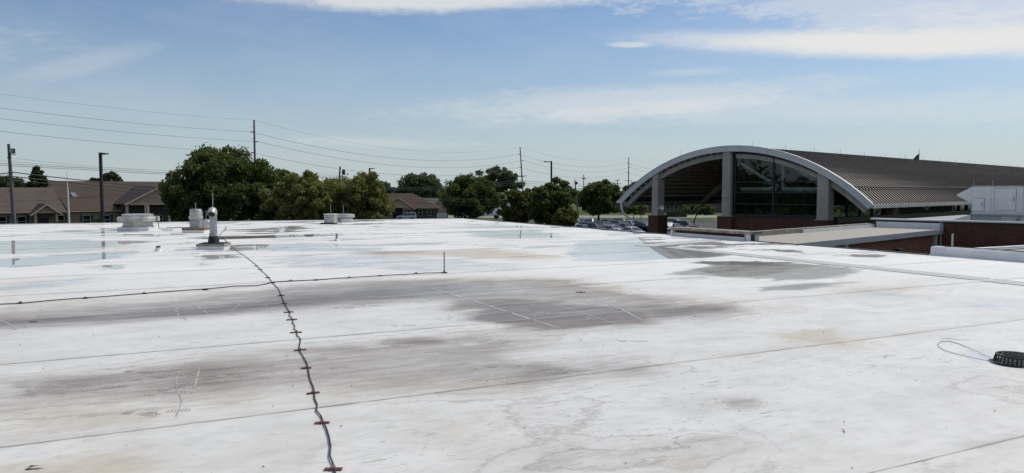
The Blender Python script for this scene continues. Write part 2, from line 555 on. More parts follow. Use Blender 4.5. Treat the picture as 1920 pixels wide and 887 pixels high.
feat(DIRT, .28, .15, (1180, 700), (1200, 690), (1250, 697), (1240, 704))
feat(DIRT, .24, .3, (960, 770), (1070, 750), (1110, 762), (1060, 800), (970, 810))
feat(DIRT, .20, .4, (1700, 905), (1790, 860), (1960, 815), (1960, 905))
feat(DIRT, .30, .2, (1800, 730), (1840, 715), (1960, 730), (1960, 770), (1860, 745))
feat(DIRT, .22, .4, (270, 870), (420, 842), (560, 835), (480, 870), (380, 905), (260, 905))
feat(DIRT, .26, .3, (1150, 580), (1250, 572), (1340, 575), (1405, 584), (1300, 598), (1200, 606))
# tan / rust
feat(TAN, .75, .25, (-30, 905), (-30, 878), (150, 850), (255, 848), (235, 905))
feat(TAN, .55, .5, (0, 745), (200, 752), (330, 772), (250, 800), (60, 815), (-30, 790))
feat(TAN, .6, .25, (340, 745), (480, 738), (440, 760), (360, 778))
feat(TAN, .55, .5, (560, 720), (760, 700), (1000, 715), (960, 738), (720, 748), (580, 742))
feat(TAN, .5, .3, (1140, 880), (1180, 850), (1290, 850), (1330, 870), (1240, 905))
feat(TAN, .45, .5, (820, 800), (960, 790), (960, 825), (830, 840))
feat(TAN, .75, .25, (1466, 626), (1490, 617), (1560, 615), (1622, 632), (1640, 645), (1592, 652), (1540, 642))
feat(TAN, .7, .6, (660, 470), (780, 470), (900, 466), (1010, 474), (1080, 482), (980, 488), (860, 480), (700, 482))
feat(TAN, .5, 1.0, (150, 462), (240, 458), (260, 466), (180, 474))
feat(TAN, .55, .6, (520, 545), (700, 522), (840, 517), (1060, 522), (1200, 548), (1480, 575), (1400, 585), (1150, 560), (840, 530), (600, 548))
feat(TAN, .4, .6, (0, 560), (200, 556), (420, 540), (480, 545), (250, 575), (0, 580))
feat(TAN, .45, .5, (1500, 540), (1640, 532), (1760, 545), (1700, 560), (1560, 560))
feat(TAN, .5, .5, (0, 525), (60, 520), (40, 545), (0, 548))
feat(MUD_REFL, .9, .35, (370, 447), (420, 444), (520, 440.5), (600, 439), (665, 440), (600, 443), (520, 446), (400, 449.5))
feat(MUD_REFL, .7, .3, (1280, 494), (1330, 488.5), (1430, 490), (1470, 492), (1400, 499), (1330, 499))
feat(MUD_REFL, .5, .5, (660, 474), (700, 470), (790, 471), (780, 477), (700, 479))
feat(MUD_REFL, .5, .4, (60, 458), (180, 455), (240, 453), (200, 460), (100, 463))
# standing water; silt, with the hall's dark reflection painted into the first three
feat(MUD_REFL, .45, .3, (1165, 455), (1240, 455), (1300, 465), (1370, 478), (1290, 484), (1210, 487), (1190, 470))
feat(MUD_REFL, .78, .2, (1280, 516), (1310, 505), (1340, 498), (1400, 493), (1500, 494), (1560, 497), (1628, 513), (1570, 522), (1500, 528), (1420, 528), (1388, 521), (1355, 517))
feat(MUD_REFL, .8, .2, (1395, 540), (1480, 532.5), (1580, 531), (1560, 537), (1490, 546), (1425, 546))
feat(MUD_REFL, .45, .4, (845, 434), (960, 431), (1045, 437), (1066, 445), (940, 448), (885, 443))
feat(WET, 1, .25, (1078, 452), (1170, 453), (1240, 455), (1300, 465), (1370, 478), (1290, 484), (1200, 488), (1110, 490), (1084, 478))
feat(WET, .47, .2, (1290, 515), (1310, 505), (1340, 498), (1400, 493), (1500, 494), (1560, 497), (1628, 513), (1570, 522), (1500, 528), (1420, 528), (1388, 521), (1355, 517))
feat(WET, .45, .15, (1395, 540), (1480, 532.5), (1580, 531), (1560, 537), (1490, 546), (1425, 546))
feat(WET, 1, .2, (1280, 494), (1330, 488.5), (1430, 490), (1470, 492), (1400, 499), (1330, 499))
feat(WET, .9, .2, (1240, 522), (1280, 519), (1320, 520), (1290, 524), (1250, 525))
feat(WET, 1, .4, (845, 434), (960, 431), (1045, 437), (1066, 445), (940, 448), (885, 443))
feat(WET, 1, .6, (840, 426), (930, 422), (990, 424.5), (950, 428), (880, 429))
feat(WET, .52, .3, (505, 486), (540, 478), (640, 477.5), (760, 480), (900, 490), (1005, 497), (960, 508), (800, 512), (700, 506), (560, 500))
feat(WET, 1, .4, (-40, 452), (150, 449), (262, 454), (150, 471), (-40, 480))
feat(WET, 1, .3, (-40, 488), (120, 478), (240, 470), (262, 474), (140, 492), (-40, 504))
feat(WET, 1, .2, (140, 503), (180, 498), (226, 496.5), (222, 505), (170, 506))
feat(WET, .55, .3, (-40, 540), (80, 525), (190, 516.5), (196, 524), (100, 540), (20, 546), (-40, 552))
feat(WET, .9, .2, (360, 484), (380, 478), (440, 478), (446, 482), (400, 487))
feat(WET, .9, .2, (402, 497), (418, 490), (436, 493), (424, 497.5))
feat(WET, 1, .35, (430, 459), (560, 456), (650, 457), (560, 461), (440, 462))
feat(WET, 1, .35, (470, 468), (600, 465), (720, 465.5), (660, 471), (540, 472))
feat(WET, 1, .35, (378, 471), (440, 467), (480, 468.5), (430, 472))
feat(WET, .9, .2, (565, 477), (615, 475.5), (612, 478.5), (575, 479.5))
feat(WET, 1, .5, (190, 429), (240, 426), (232, 431), (180, 431))
feat(WET, 1, .5, (520, 427), (570, 423), (566, 431), (530, 430))
feat(WET, 1, .4, (370, 447), (420, 444), (520, 440.5), (600, 439), (665, 440), (600, 443), (520, 446), (400, 449.5))
feat(WET, .8, .3, (1330, 462), (1375, 460), (1368, 465), (1335, 466))
feat(WET, .9, .3, (1440, 466), (1510, 469), (1520, 474), (1450, 472))
feat(WET, .9, .2, (1580, 477), (1665, 480), (1660, 484), (1600, 482))
feat(WET, .8, .2, (1590, 495), (1640, 493.5), (1650, 497), (1610, 499))
feat(WET, .6, .5, (1530, 560), (1600, 540), (1700, 545), (1760, 556), (1640, 562), (1560, 566))
feat(WET, .55, .15, (1615, 586), (1640, 579), (1672, 584), (1660, 590), (1630, 590))
feat(WET, .5, .4, (1780, 565), (1860, 555), (1960, 560), (1960, 590), (1900, 580))
feat(WET, .26, .4, (855, 566), (960, 560), (1060, 566), (1200, 586), (1215, 602), (1050, 619), (970, 617), (905, 596))
feat(WET, .36, .5, (520, 545), (700, 527), (840, 523), (960, 528), (1100, 545), (1000, 560), (840, 563), (640, 572), (540, 578))
feat(WET, .34, .4, (0, 600), (300, 575), (480, 558), (500, 580), (300, 598), (0, 618))
feat(WET, .36, .3, (1080, 610), (1200, 606), (1300, 612), (1240, 628), (1120, 632))
feat(WET, .5, .2, (1480, 625), (1500, 618), (1560, 617), (1610, 634), (1560, 640))


def vnoise(x, y, seed):
    xi, yi = np.floor(x).astype(np.int64), np.floor(y).astype(np.int64)
    fx, fy = x - xi, y - yi
    fx, fy = fx * fx * (3 - 2 * fx), fy * fy * (3 - 2 * fy)

    def h(a, b):
        n = (a * 374761393 + b * 668265263 + seed * 982451653) & 0x7fffffff
        n = ((n ^ (n >> 13)) * 1274126177) & 0x7fffffff
        return ((n ^ (n >> 16)) & 0xffff) / 65535.0 - .5
    return (h(xi, yi) * (1 - fx) + h(xi + 1, yi) * fx) * (1 - fy) + (h(xi, yi + 1) * (1 - fx) + h(xi + 1, yi + 1) * fx) * fy


def warp(Pt):
    u, v = Pt @ np.array([.9, .436]), Pt @ np.array([-.436, .9])
    du = sum(a * vnoise(u * f * .6, v * f, s) for a, f, s in ((.5, .7, 1), (.40, 1.9, 2), (.26, 4.7, 3), (.14, 11, 4)))
    dv = sum(a * vnoise(u * f * .6, v * f, s) for a, f, s in ((.16, .7, 5), (.12, 1.9, 6), (.09, 4.7, 7), (.05, 11, 8)))
    k = np.clip(np.hypot(Pt[:, 0], Pt[:, 1]) / 11, .35, 1.6)
    return Pt + (k * du)[:, None] * np.array([.9, .436]) + (k * dv)[:, None] * np.array([-.436, .9])


def sdpoly(Pt, poly):
    d = np.full(len(Pt), 1e9)
    ins = np.zeros(len(Pt), bool)
    n = len(poly)
    for i in range(n):
        a, b = poly[i], poly[(i + 1) % n]
        e = b - a
        w = Pt - a
        t = np.clip((w @ e) / (e @ e + 1e-12), 0, 1)
        q = w - t[:, None] * e
        d = np.minimum(d, (q * q).sum(1))
        c = (a[1] > Pt[:, 1]) != (b[1] > Pt[:, 1])
        if c.any():
            xi = (b[0] - a[0]) * (Pt[:, 1] - a[1]) / (b[1] - a[1] + 1e-12) + a[0]
            ins ^= c & (Pt[:, 0] < xi)
    d = np.sqrt(d)
    return np.where(ins, -d, d)


def masks(Pt):
    out = np.zeros((len(Pt), 4), np.float32)
    Pt = warp(Pt.astype(np.float64))
    for kind, s, soft, poly in FE:
        lo, hi = poly.min(0) - soft, poly.max(0) + soft
        k = np.where((Pt[:, 0] > lo[0]) & (Pt[:, 0] < hi[0]) & (Pt[:, 1] > lo[1]) & (Pt[:, 1] < hi[1]))[0]
        if len(k) == 0:
            continue
        a = np.clip(.5 - sdpoly(Pt[k], poly) / (2 * soft), 0, 1) * s
        if kind == DIRT:
            out[k, kind] = np.minimum(1, out[k, kind] + a)
        else:
            out[k, kind] = np.maximum(out[k, kind], a)
    return out


def membrane_material():
    m = bpy.data.materials.new('white_membrane')
    m.use_nodes = True
    g = G(m.node_tree)
    at = g.n('ShaderNodeAttribute', attribute_name='marks')
    sp = g.n('ShaderNodeSeparateColor', {0: at.outputs['Color']})
    wet, dirt, tan, mud_refl = sp.outputs[0], sp.outputs[1], sp.outputs[2], at.outputs['Alpha']
    tc = g.n('ShaderNodeTexCoord').outputs['Object']
    rot = (0, 0, -math.atan2(.436, .9))
    uv = g.mapping(tc, (1, 1, 1), rot)                    # x along the seams, y across
    pos = g.n('ShaderNodeSeparateXYZ', {0: tc})
    big = g.noise(g.mapping(uv, (.22, .5, 1)), 1.0, 5, .6)
    mid = g.noise(g.mapping(uv, (1.3, 2.2, 1)), 1.0, 7, .66)
    fin = g.noise(g.mapping(uv, (6, 10, 1)), 1.0, 6, .72)
    brush = g.noise(g.mapping(uv, (1.2, 8, 1)), 1.0, 7, .72, .5)
    gran = g.noise(uv, 55, 4, .75)
    flk = g.noise(g.mapping(uv, (4.5, 26, 1), (0, 0, .25)), 1.0, 3, .6, 1.2)
    flk2 = g.noise(g.mapping(uv, (9, 30, 1), (0, 0, -.5)), 1.0, 2, .5, .8)
    spk = g.noise(uv, 14, 2, .5)
    zone = g.noise(uv, .55, 4, .6)
    near = g.step(pos.outputs[1], 17, 6)                  # footfall wear round the roof hatch

    def edge(a, amt, lo, hi):
        n = g.m('ADD', g.m('MULTIPLY', g.m('SUBTRACT', mid, .5), amt), g.m('MULTIPLY', g.m('SUBTRACT', fin, .5), amt * .6))
        return g.step(g.m('ADD', a, n), lo, hi)
    base = g.mix(g.step(big, .35, .7), (.86, .845, .81), (.78, .765, .73))
    # weathered film: greyer and warmer where people walk
    base = g.mix(g.m('MULTIPLY', g.step(mid, .38, .72), g.m('ADD', .16, g.m('MULTIPLY', near, .55))), base, (.52, .505, .465))
    base = g.mix(g.m('MULTIPLY', g.step(fin, .46, .70), g.m('ADD', .08, g.m('MULTIPLY', near, .42))), base, (.46, .45, .43))
    base = g.mix(g.m('MULTIPLY', g.step(brush, .55, .8), g.m('ADD', .10, g.m('MULTIPLY', near, .22))), base, (.49, .49, .485))
    base = g.mix(g.m('MULTIPLY', near, .50), base, g.mix(g.step(big, .35, .65), (.60, .59, .56), (.66, .645, .60)))
    # dark scuffs and specks
    sc = g.m('MULTIPLY', g.step(flk, .62, .68), g.step(zone, .40, .60))
    sc = g.m('MAXIMUM', sc, g.m('MULTIPLY', g.step(flk2, .66, .72), g.step(zone, .42, .60)))
    base = g.mix(g.m('MULTIPLY', sc, g.m('ADD', .15, g.m('MULTIPLY', near, .48))), base, (.30, .285, .25))
    base = g.mix(g.m('MULTIPLY', g.step(spk, .76, .80), .55), base, (.12, .11, .10))
    # tan silt
    tm = g.m('MULTIPLY', edge(tan, .65, .05, .80), .80)
    base = g.mix(tm, base, g.mix(g.step(fin, .35, .7), (.58, .50, .38), (.50, .43, .33)))
    # mauve-grey dirt with brushed streaks
    dm = g.m('ADD', dirt, g.m('MULTIPLY', g.m('SUBTRACT', brush, .5), g.m('MULTIPLY', g.step(dirt, .02, .35), .95)))
    dm = g.m('ADD', dm, g.m('MULTIPLY', g.m('SUBTRACT', mid, .5), g.m('MULTIPLY', g.step(dirt, .02, .3), .45)))
    dm = g.m('ADD', dm, g.m('MULTIPLY', g.m('SUBTRACT', gran, .5), g.m('MULTIPLY', g.step(dirt, .1, .7), .75)))
    dcol = g.mix(g.step(big, .4, .65), (.212, .182, .164), (.24, .188, .155))
    dcol = g.mix(g.m('MULTIPLY', g.step(brush, .42, .68), g.step(dirt, .45, .95)), dcol, (.135, .118, .106))
    base = g.mix(g.step(dm, .0, 1.05, 0, .95), base, dcol)
    # tide lines: crisp dried rims where a stain stopped spreading
    tl = g.m('ADD', dirt, g.m('ADD', g.m('MULTIPLY', g.m('SUBTRACT', mid, .5), .28), g.m('MULTIPLY', g.m('SUBTRACT', fin, .5), .16)))
    for lv, wd, am in ((.10, .035, .30), (.27, .03, .35), (.55, .04, .40)):
        rim = g.m('MULTIPLY', g.step(tl, lv - wd, lv), g.step(tl, lv + wd * .35, lv))
        base = g.mix(g.m('MULTIPLY', rim, g.m('MULTIPLY', g.step(zone, .35, .6), am)), base, (.15, .125, .11))
    lapd = g.n('ShaderNodeAttribute', attribute_name='lap').outputs['Fac']
    band = g.m('MULTIPLY', g.step(lapd, .11, .09), g.step(lapd, .0, .012))
    base = g.mix(g.m('MULTIPLY', band, g.step(mid, .3, .7, .05, .30)), base, (.50, .49, .47))
    grime = g.m('MULTIPLY', g.step(lapd, .035, .004), g.step(brush, .40, .65, .03, .45))
    base = g.mix(grime, base, (.22, .205, .185))
    base = g.mix(g.m('MULTIPLY', g.step(g.m('ADD', mud_refl, g.m('MULTIPLY', g.m('SUBTRACT', mid, .5), .5)), .15, .9), .9), base, g.mix(g.step(mud_refl, .82, .9), (.225, .205, .155), (.18, .12, .072)))  # silt colour, also standing in for dark reflections in the puddles
    # standing water: drawn puddles, plus shallow ones in the far, uneven part
    pw = g.noise(g.mapping(uv, (.30, .60, 1), loc=(3.1, 1.7, 0)), 1.0, 5, .62)
    farw = g.m('MULTIPLY', g.step(pw, .545, .585), g.step(pos.outputs[1], 17, 21))
    w = g.m('MAXIMUM', edge(wet, .55, .42, .62), farw)
    soft = g.m('MULTIPLY', g.step(wet, .1, .6), .45)
    damp = g.m('MAXIMUM', w, soft)
    base = g.mix(g.m('MULTIPLY', damp, .40), base, g.mix(.5, (.34, .33, .295), base))
    wr = g.noise(g.mapping(uv, (.5, 3.2, 1), (0, 0, .12)), 1.0, 3, .5, 1.5)
    bh = g.m('ADD', g.m('MULTIPLY', fin, .5), g.m('ADD', g.m('MULTIPLY', g.noise(uv, 1.3, 3, .5), 1.2), g.m('MULTIPLY', wr, 1.6)))
    bp = g.n('ShaderNodeBump', {'Strength': g.m('SUBTRACT', .32, g.m('MULTIPLY', w, .30)), 'Distance': .012, 'Height': bh})
    up = g.n('ShaderNodeCombineXYZ', {0: 0.0, 1: 0.0, 2: 1.0}).outputs[0]
    b = g.n('ShaderNodeBsdfPrincipled', {'Base Color': base, 'Roughness': g.m('SUBTRACT', .55, g.m('MULTIPLY', damp, .2)), 'Specular IOR Level': g.m('SUBTRACT', .35, g.m('MULTIPLY', damp, .33)),
                                         'Normal': bp.outputs[0], 'Coat Weight': g.m('MAXIMUM', w, g.m('MULTIPLY', soft, .8)), 'Coat Roughness': .012, 'Coat IOR': 1.36, 'Coat Normal': up})
    g.n('ShaderNodeOutputMaterial', {0: b.outputs[0]})
    return m


M['membrane'] = membrane_material()


def cross(o, d, p, q):
    """parameter along o+d*t where it meets the line p+q*s"""
    den = d.x * q.y - d.y * q.x
    w = p - o
    return (w.x * q.y - w.y * q.x) / den


PITCH_V, V0 = 2.65, 2.84
DRAIN = R(1890, 672)
for k in range(-1, 16):
    v0, v1 = V0 + k * PITCH_V, V0 + (k + 1) * PITCH_V
    res = .045 if v0 < 9 else .065 if v0 < 16 else .095 if v0 < 25 else .14
    nv = max(4, int(PITCH_V / res))
    rows, ok = [], True
    vv = np.concatenate([[v0, v0 + .004, v0 + .02, v0 + .05, v0 + .09], np.linspace(v0 + .12, v1 + .03, nv)])
    us = []
    for v in vv:
        o = V * float(v)
        um = min(cross(o, U, FC, E), cross(o, U, FC, FAR_D)) - .06
        # left end: beyond the frame
        ul = (-6 - .75 * o.y - o.x) / (U.x + .75 * U.y)
        us.append((ul, um))
    us = np.array(us)
    if (us[:, 1] - us[:, 0]).max() < 1:
        continue
    us[:, 1] = np.maximum(us[:, 1], us[:, 0] + .02)
    nu = int((us[:, 1] - us[:, 0]).max() / res) + 2
    tt = np.linspace(0, 1, nu)
    uu = us[:, :1] + (us[:, 1:] - us[:, :1]) * tt[None, :]
    X = U.x * uu + V.x * vv[:, None]
    Y = U.y * uu + V.y * vv[:, None]
    d = vv - v0
    lap = np.where(d < .001, -.012, .006 * np.exp(-np.maximum(d - .05, 0) / .04))
    und = .002 * np.sin(X * 1.7 + Y * .6) * np.sin(Y * 1.1 - X * .4)
    Z = ROOF + lap[:, None] + np.minimum(0, und)
    dd = np.hypot(X - DRAIN.x, Y - DRAIN.y)
    Z = Z - .035 * np.exp(-(dd / .35) ** 2)
    nr = len(vv)
    me = bpy.data.meshes.new('membrane_sheet')
    verts = np.stack([X, Y, Z], -1).reshape(-1, 3).astype(np.float32)
    i = np.arange(nr - 1)[:, None] * nu + np.arange(nu - 1)[None, :]
    quads = np.stack([i, i + 1, i + nu + 1, i + nu], -1).reshape(-1, 4).astype(np.int32)
    me.vertices.add(len(verts))
    me.vertices.foreach_set('co', verts.ravel())
    me.loops.add(quads.size)
    me.loops.foreach_set('vertex_index', quads.ravel())
    me.polygons.add(len(quads))
    me.polygons.foreach_set('loop_start', np.arange(0, quads.size, 4, dtype=np.int32))
    me.polygons.foreach_set('use_smooth', np.ones(len(quads), bool))
    me.update(calc_edges=True)
    a = me.color_attributes.new('marks', 'FLOAT_COLOR', 'POINT')
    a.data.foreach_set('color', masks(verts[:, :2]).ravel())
    la = me.attributes.new('lap', 'FLOAT', 'POINT')
    la.data.foreach_set('value', np.repeat(d, nu).astype(np.float32))
    me.materials.append(M['membrane'])
    sheet = link('membrane_sheet', me, roof)
    if k >= 0:
        pts = []
        ul, um = us[0]
        n = 160
        for j in range(n + 1):
            q = U * float(ul + (um - ul) * j / n) + V * float(v0 - .002)
            pts.append((q.x, q.y, ROOF + .003))
        rs_ = random.Random(k)
        MB().tube(pts, [rs_.choice((.0008, .0012, .0017, .0022)) for _ in pts], 4).build('seam_sealant', M['seal'], sheet)

# metal edge along the right-hand side and the far side
mb = MB()
for (a, b, n) in ((FC, EDGE_B, 9), (FAR_L, FC, 16)):
    dr = (b - a).normalized()
    L = (b - a).length / n
    nx = Vector((-dr.y, dr.x))
    for j in range(n):
        c = a + dr * (L * (j + .5)) + nx * .02
        s = MB()
        s.obox(c, dr, L / 2 - .006, .055, ROOF - .16, ROOF + .022)
        s.build('edge_trim', M['flash'] if (a == FAR_L) else M['edgemetal'], roof)
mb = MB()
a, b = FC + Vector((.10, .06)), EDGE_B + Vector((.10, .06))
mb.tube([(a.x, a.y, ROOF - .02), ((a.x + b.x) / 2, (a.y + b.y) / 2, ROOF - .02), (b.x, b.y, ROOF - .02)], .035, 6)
mb.build('edge_shadow_strip', M['darkmetal'], roof)  # dark strip standing for the shadow line along the roof edge

# rubbed scuff lines and boot prints on the dirty areas
SC = [
    ([(805, 539), (880, 561), (960, 587), (1052, 616)], .030), ([(925, 544), (968, 551), (1060, 577), (1155, 607)], .020),
    ([(1075, 549), (1122, 562), (1165, 579), (1207, 602)], .022), ([(342, 572), (329, 581), (335, 591), (352, 601)], .035),
    ([(354, 568), (379, 579), (390, 589)], .035), ([(480, 565), (500, 575), (508, 588)], .030),
    ([(350, 678), (337, 697), (330, 712), (331, 726), (337, 741), (341, 752), (330, 782)], .018), ([(374, 688), (369, 712), (360, 738)], .026),
    ([(513, 672), (510, 690), (514, 704)], .012), ([(537, 664), (544, 682), (549, 700)], .016),
    ([(430, 586), (447, 573), (452, 566)], .03), ([(2, 601), (18, 608), (30, 618)], .05), ([(60, 597), (72, 585), (80, 580)], .07),
    ([(1005, 585), (1003, 598)], .010), ([(1020, 583), (1012, 601)], .008), ([(1030, 585), (1022, 600)], .008)]
for pts, w in SC:
    q = [R(*p) for p in pts]
    dense = []
    for a, b in zip(q[:-1], q[1:]):
        for j in range(9):
            dense.append(a.lerp(b, j / 9))
    dense.append(q[-1])
    mb = MB()
    L, Rr = [], []
    rr = random.Random(len(pts) * 7 + int(pts[0][0]))
    for j, p in enumerate(dense):
        t = (dense[min(j + 1, len(dense) - 1)] - dense[max(j - 1, 0)]).normalized()
        nn = Vector((-t.y, t.x, 0)) * w * .5 * (rr.uniform(.25, 1.0) if 0 < j < len(dense) - 1 else .2)
        L.append((p.x + nn.x, p.y + nn.y, ROOF + .0015))
        Rr.append((p.x - nn.x, p.y - nn.y, ROOF + .0015))
    n = len(dense)
    mb.add(L + Rr, [(j, n + j, n + j + 1, j + 1) for j in range(n - 1) if rr.random() > (.06 if pts[0][0] in (805, 925, 1075) else .22)])
    mb.build('scuff_line', M['flash'] if pts[0][0] in (805, 925, 1075) else M['clean'], roof)


def print_mesh():
    mb = MB()
    rr = random.Random(3)
    for j in range(7):                                    # sole bars
        x = .03 + j * .024
        hw = .045 - abs(j - 3) * .005
        for y0, y1 in ((-hw, -.006), (.006, hw)):
            o = rr.uniform(-.004, .004)
            mb.poly([(x + o, y0, 0), (x + .013 + o, y0 + .006, 0), (x + .013 - o, y1, 0), (x - o, y1 - .004, 0)])
    for j in range(3):                                    # heel
        x = -.105 + j * .026
        mb.poly([(x, -.034, 0), (x + .019, -.036, 0), (x + .019, .034, 0), (x, .036, 0)])
    return mb.mesh('boot_print')


pm = print_mesh()
pm.materials.append(M['clean'])
for (x, y, a) in [(612, 691, 10), (636, 690, 12), (902, 690, 8), (938, 687, 9), (1046, 697, 12), (1088, 699, 6), (275, 708, 20), (318, 704, 14), (322, 727, 40), (430, 706, 5), (470, 706, 5),
                  (492, 691, 60), (585, 677, 80), (1008, 572, 10), (1022, 587, -5), (1105, 594, 60), (1280, 592, 20), (1042, 589, 10), (300, 738, 15), (255, 697, 10), (120, 722, 10), (185, 729, 10),
                  (255, 775, 10), (305, 772, 30), (690, 573, 10), (640, 577, 15), (775, 566, 5), (870, 560, 10), (300, 583, 15), (420, 590, 10), (750, 610, 10), (60, 725, 10), (820, 660, 8), (560, 705, 20), (1180, 640, 5)]:
    o = link('boot_print', pm, roof)
    o.location = R(x, y, .0016)
    o.rotation_euler = (0, 0, math.radians(a + random.Random(x).uniform(-25, 25)))

# ------------------------------------------------------------------ things on the roof
def ring(mb, c, r0, r1, z0, z1, n=24):
    mb.lathe([(r0, z0), (r1, z0), (r1, z1), (r0, z1), (r0, z0)], n, c, cap=False)


def rod(parent, x, y, z0, z1, r=.012):
    MB().tube([(x, y, z0), (x, y, z1 - .05), (x, y, z1)], [r, r * .9, r * .3], 6).build('lightning_rod', M['galv'], parent)


# big mushroom exhaust fan on the left
p = R(259, 431)
t = thing('exhaust_fan', 'large low round mushroom exhaust fan on a white square curb', 'exhaust fan', p, .15)
t.scale = (1.18, 1.18, 1.0)
MB().box(-.50, .50, -.50, .50, 0, .13).build('curb', M['flash'], t)
MB().lathe([(.52, .12), (.52, .16), (.49, .17), (.49, .36), (.50, .37)], 8).build('housing', M['alum'], t)
MB().lathe([(.49, .345), (.58, .345), (.64, .37), (.645, .48), (.62, .535), (.53, .55), (.50, .555), (.50, .62), (.47, .645), (.2, .655), (.02, .66)], 28).build('cap', M['alum'], t, 35)
for k in range(10):
    a = k * math.pi / 5 + .2
    MB().tube([(.645 * math.cos(a), .645 * math.sin(a), .40), (.66 * math.cos(a), .66 * math.sin(a), .40)], .014, 6).build('bolt', M['darkmetal'], t)
MB().tube([(.62, -.1, .5), (.70, -.15, .30), (.75, -.25, .08), (.95, -.4, .02), (1.25, -.45, .015)], .012, 5).build('cable', M['cable'], t)
MB().box(.60, .68, -.12, .12, .36, .55).build('junction_box', M['alum'], t)

# upblast fan with a rusty timber curb
p = R(368, 436)
t = thing('exhaust_fan', 'cylindrical upblast exhaust fan on a rust-brown timber curb', 'exhaust fan', p, .1)
MB().box(-.40, .40, -.36, .36, 0, .10).build('curb', M['flash'], t)
MB().box(-.41, .41, -.37, .37, .10, .185).build('curb_nailer', M['wood'], t)
MB().box(-.18, .18, -.18, .18, .185, .42).build('duct', M['galv'], t)
MB().lathe([(.19, .42), (.19, .47), (.21, .50), (.25, .52), (.255, .62), (.22, .64)], 24).build('wind_band', M['alum'], t, 35)
MB().lathe([(.21, .63), (.215, .66), (.215, .86), (.20, .89), (.05, .90)], 24).build('motor_dome', M['alum'], t, 35)
MB().tube([(.21, -.02, .88), (.25, -.02, .80), (.26, -.02, .63)], .012, 5).build('conduit', M['galv'], t)
rod(t, 0, 0, .89, 1.15)

# small round vent half hidden behind it
p = R(387, 429)
t = thing('roof_vent', 'small round roof vent half hidden behind the upblast fan', 'vent', p)
MB().box(-.22, .22, -.22, .22, 0, .09).build('curb', M['flash'], t)
MB().lathe([(.20, .09), (.20, .22), (.23, .23), (.235, .30), (.20, .35), (.1, .39), (.02, .40)], 20).build('hood', M['alum'], t, 35)
rod(t, 0, 0, .39, .78)

# silver flue with gooseneck on a dark rubber boot
p = R(401, 466)
t = thing('flue_pipe', 'silver flue pipe with gooseneck hood and black rubber boot on a low curb', 'flue', p, .12)
MB().box(-.355, .355, -.34, .34, 0, .085).build('curb', M['flash'], t)
c = MB()
c.hexa([(-.38, -.37, .085), (.38, -.37, .085), (.38, .37, .085), (-.38, .37, .085)], [(-.36, -.35, .145), (.36, -.35, .145), (.36, .35, .145), (-.36, .35, .145)])
c.build('curb_cap', M['curbtop'], t)
MB().box(-.33, .33, -.32, .32, .146, .158).build('mastic', M['rubber'], t)
MB().lathe([(.165, .158), (.15, .19), (.125, .33), (.12, .345)], 20).build('rubber_boot', M['rubber'], t, 40)
MB().lathe([(.115, .34), (.12, .35), (.12, .37), (.112, .375), (.118, .40), (.11, .42)], 20).build('clamp_band', M['alum'], t, 35)
MB().lathe([(.098, .40), (.098, .95)], 20).build('pipe', M['galv'], t, 35)
el_ = MB()
path = [(0, 0, .93), (0, .0, .97), (0, -.012, 1.01), (0, -.04, 1.035), (0, -.075, 1.03), (0, -.11, 1.005), (0, -.15, .965), (0, -.165, .95)]
el_.tube(path, [.108, .11, .112, .112, .112, .11, .106, .106], 20)
el_.build('gooseneck', M['alum'], t, 50)
MB().tube([(0, -.160, .955), (0, -.169, .946)], .092, 20).build('opening', M['rubber'], t)
MB().lathe([(.099, .93), (.112, .935), (.112, .965), (.10, .97)], 20).build('clamp_band', M['galv'], t, 35)
for s in (-1, 1):
    MB().box(-.015 + s * .06, .015 + s * .06, -.09, -.06, 1.04, 1.07).build('rust_tab', M['copper'], t)
rod(t, -.03, .12, .9, 1.55, .012)

# stub vent, tiny cable post, plumbing vent
p = R(297, 471)
t = thing('pipe_stub', 'short white pipe stub with dark cap beyond the black cable', 'pipe stub', p)
MB().lathe([(.11, 0), (.085, .03), (.07, .07), (.07, .10)], 16).build('boot', M['flash'], t, 40)
MB().lathe([(.05, .10), (.055, .11), (.055, .135), (.02, .14)], 12).build('cap', M['rubber'], t)
p = R(424, 431)
t = thing('cable_post', 'tiny white cable post right of the silver flue', 'post', p)
MB().lathe([(.07, 0), (.06, .06), (.03, .10)], 12).build('base', M['flash'], t, 40)
MB().tube([(0, 0, .09), (0, 0, .17)], .03, 8).build('cap', M['whitepaint'], t)
p = R(631.5, 452)
t = thing('plumbing_vent', 'grey plumbing vent pipe with conical white boot standing alone', 'vent pipe', p)
MB().lathe([(.10, 0), (.085, .035), (.045, .075), (.04, .09)], 16).build('boot', M['flash'], t, 40)
MB().lathe([(.038, .08), (.038, .235), (.030, .235), (.030, .20)], 16, cap=False).build('pipe', M['galv'], t, 40)
MB().lathe([(.041, .085), (.041, .10)], 16).build('clamp', M['alum'], t)

# condenser group
p = R(617, 420)
t = thing('condenser_unit', 'small grey condenser unit with louvred side on a black pad', 'condenser', p, -.25)
MB().box(-.30, .34, -.30, .20, 0, .06).build('pad', M['rubber'], t)
MB().box(-.16, .36, -.18, .18, .06, .46).build('case', M['alum'], t)
MB().box(-.18, .38, -.20, .20, .46, .485).build('top_panel', M['whitepaint'], t)
for k in range(9):
    MB().box(-.172, -.160, -.16, .16, .09 + k * .04, .115 + k * .04).build('louver', M['darkmetal'], t)
rod(t, .1, 0, .48, .95, .011)
p = R(634, 419.5)
t = thing('disconnect_box', 'small dull metal box on legs between the condenser and the round fan', 'electrical box', p, -.1)
MB().box(-.19, .19, -.06, .06, .06, .24).build('case', M['galv'], t)
for s in (-1, 1):
    MB().box(s * .15 - .015, s * .15 + .015, -.03, .03, 0, .06).build('leg', M['galv'], t)
p = R(646, 416.5)
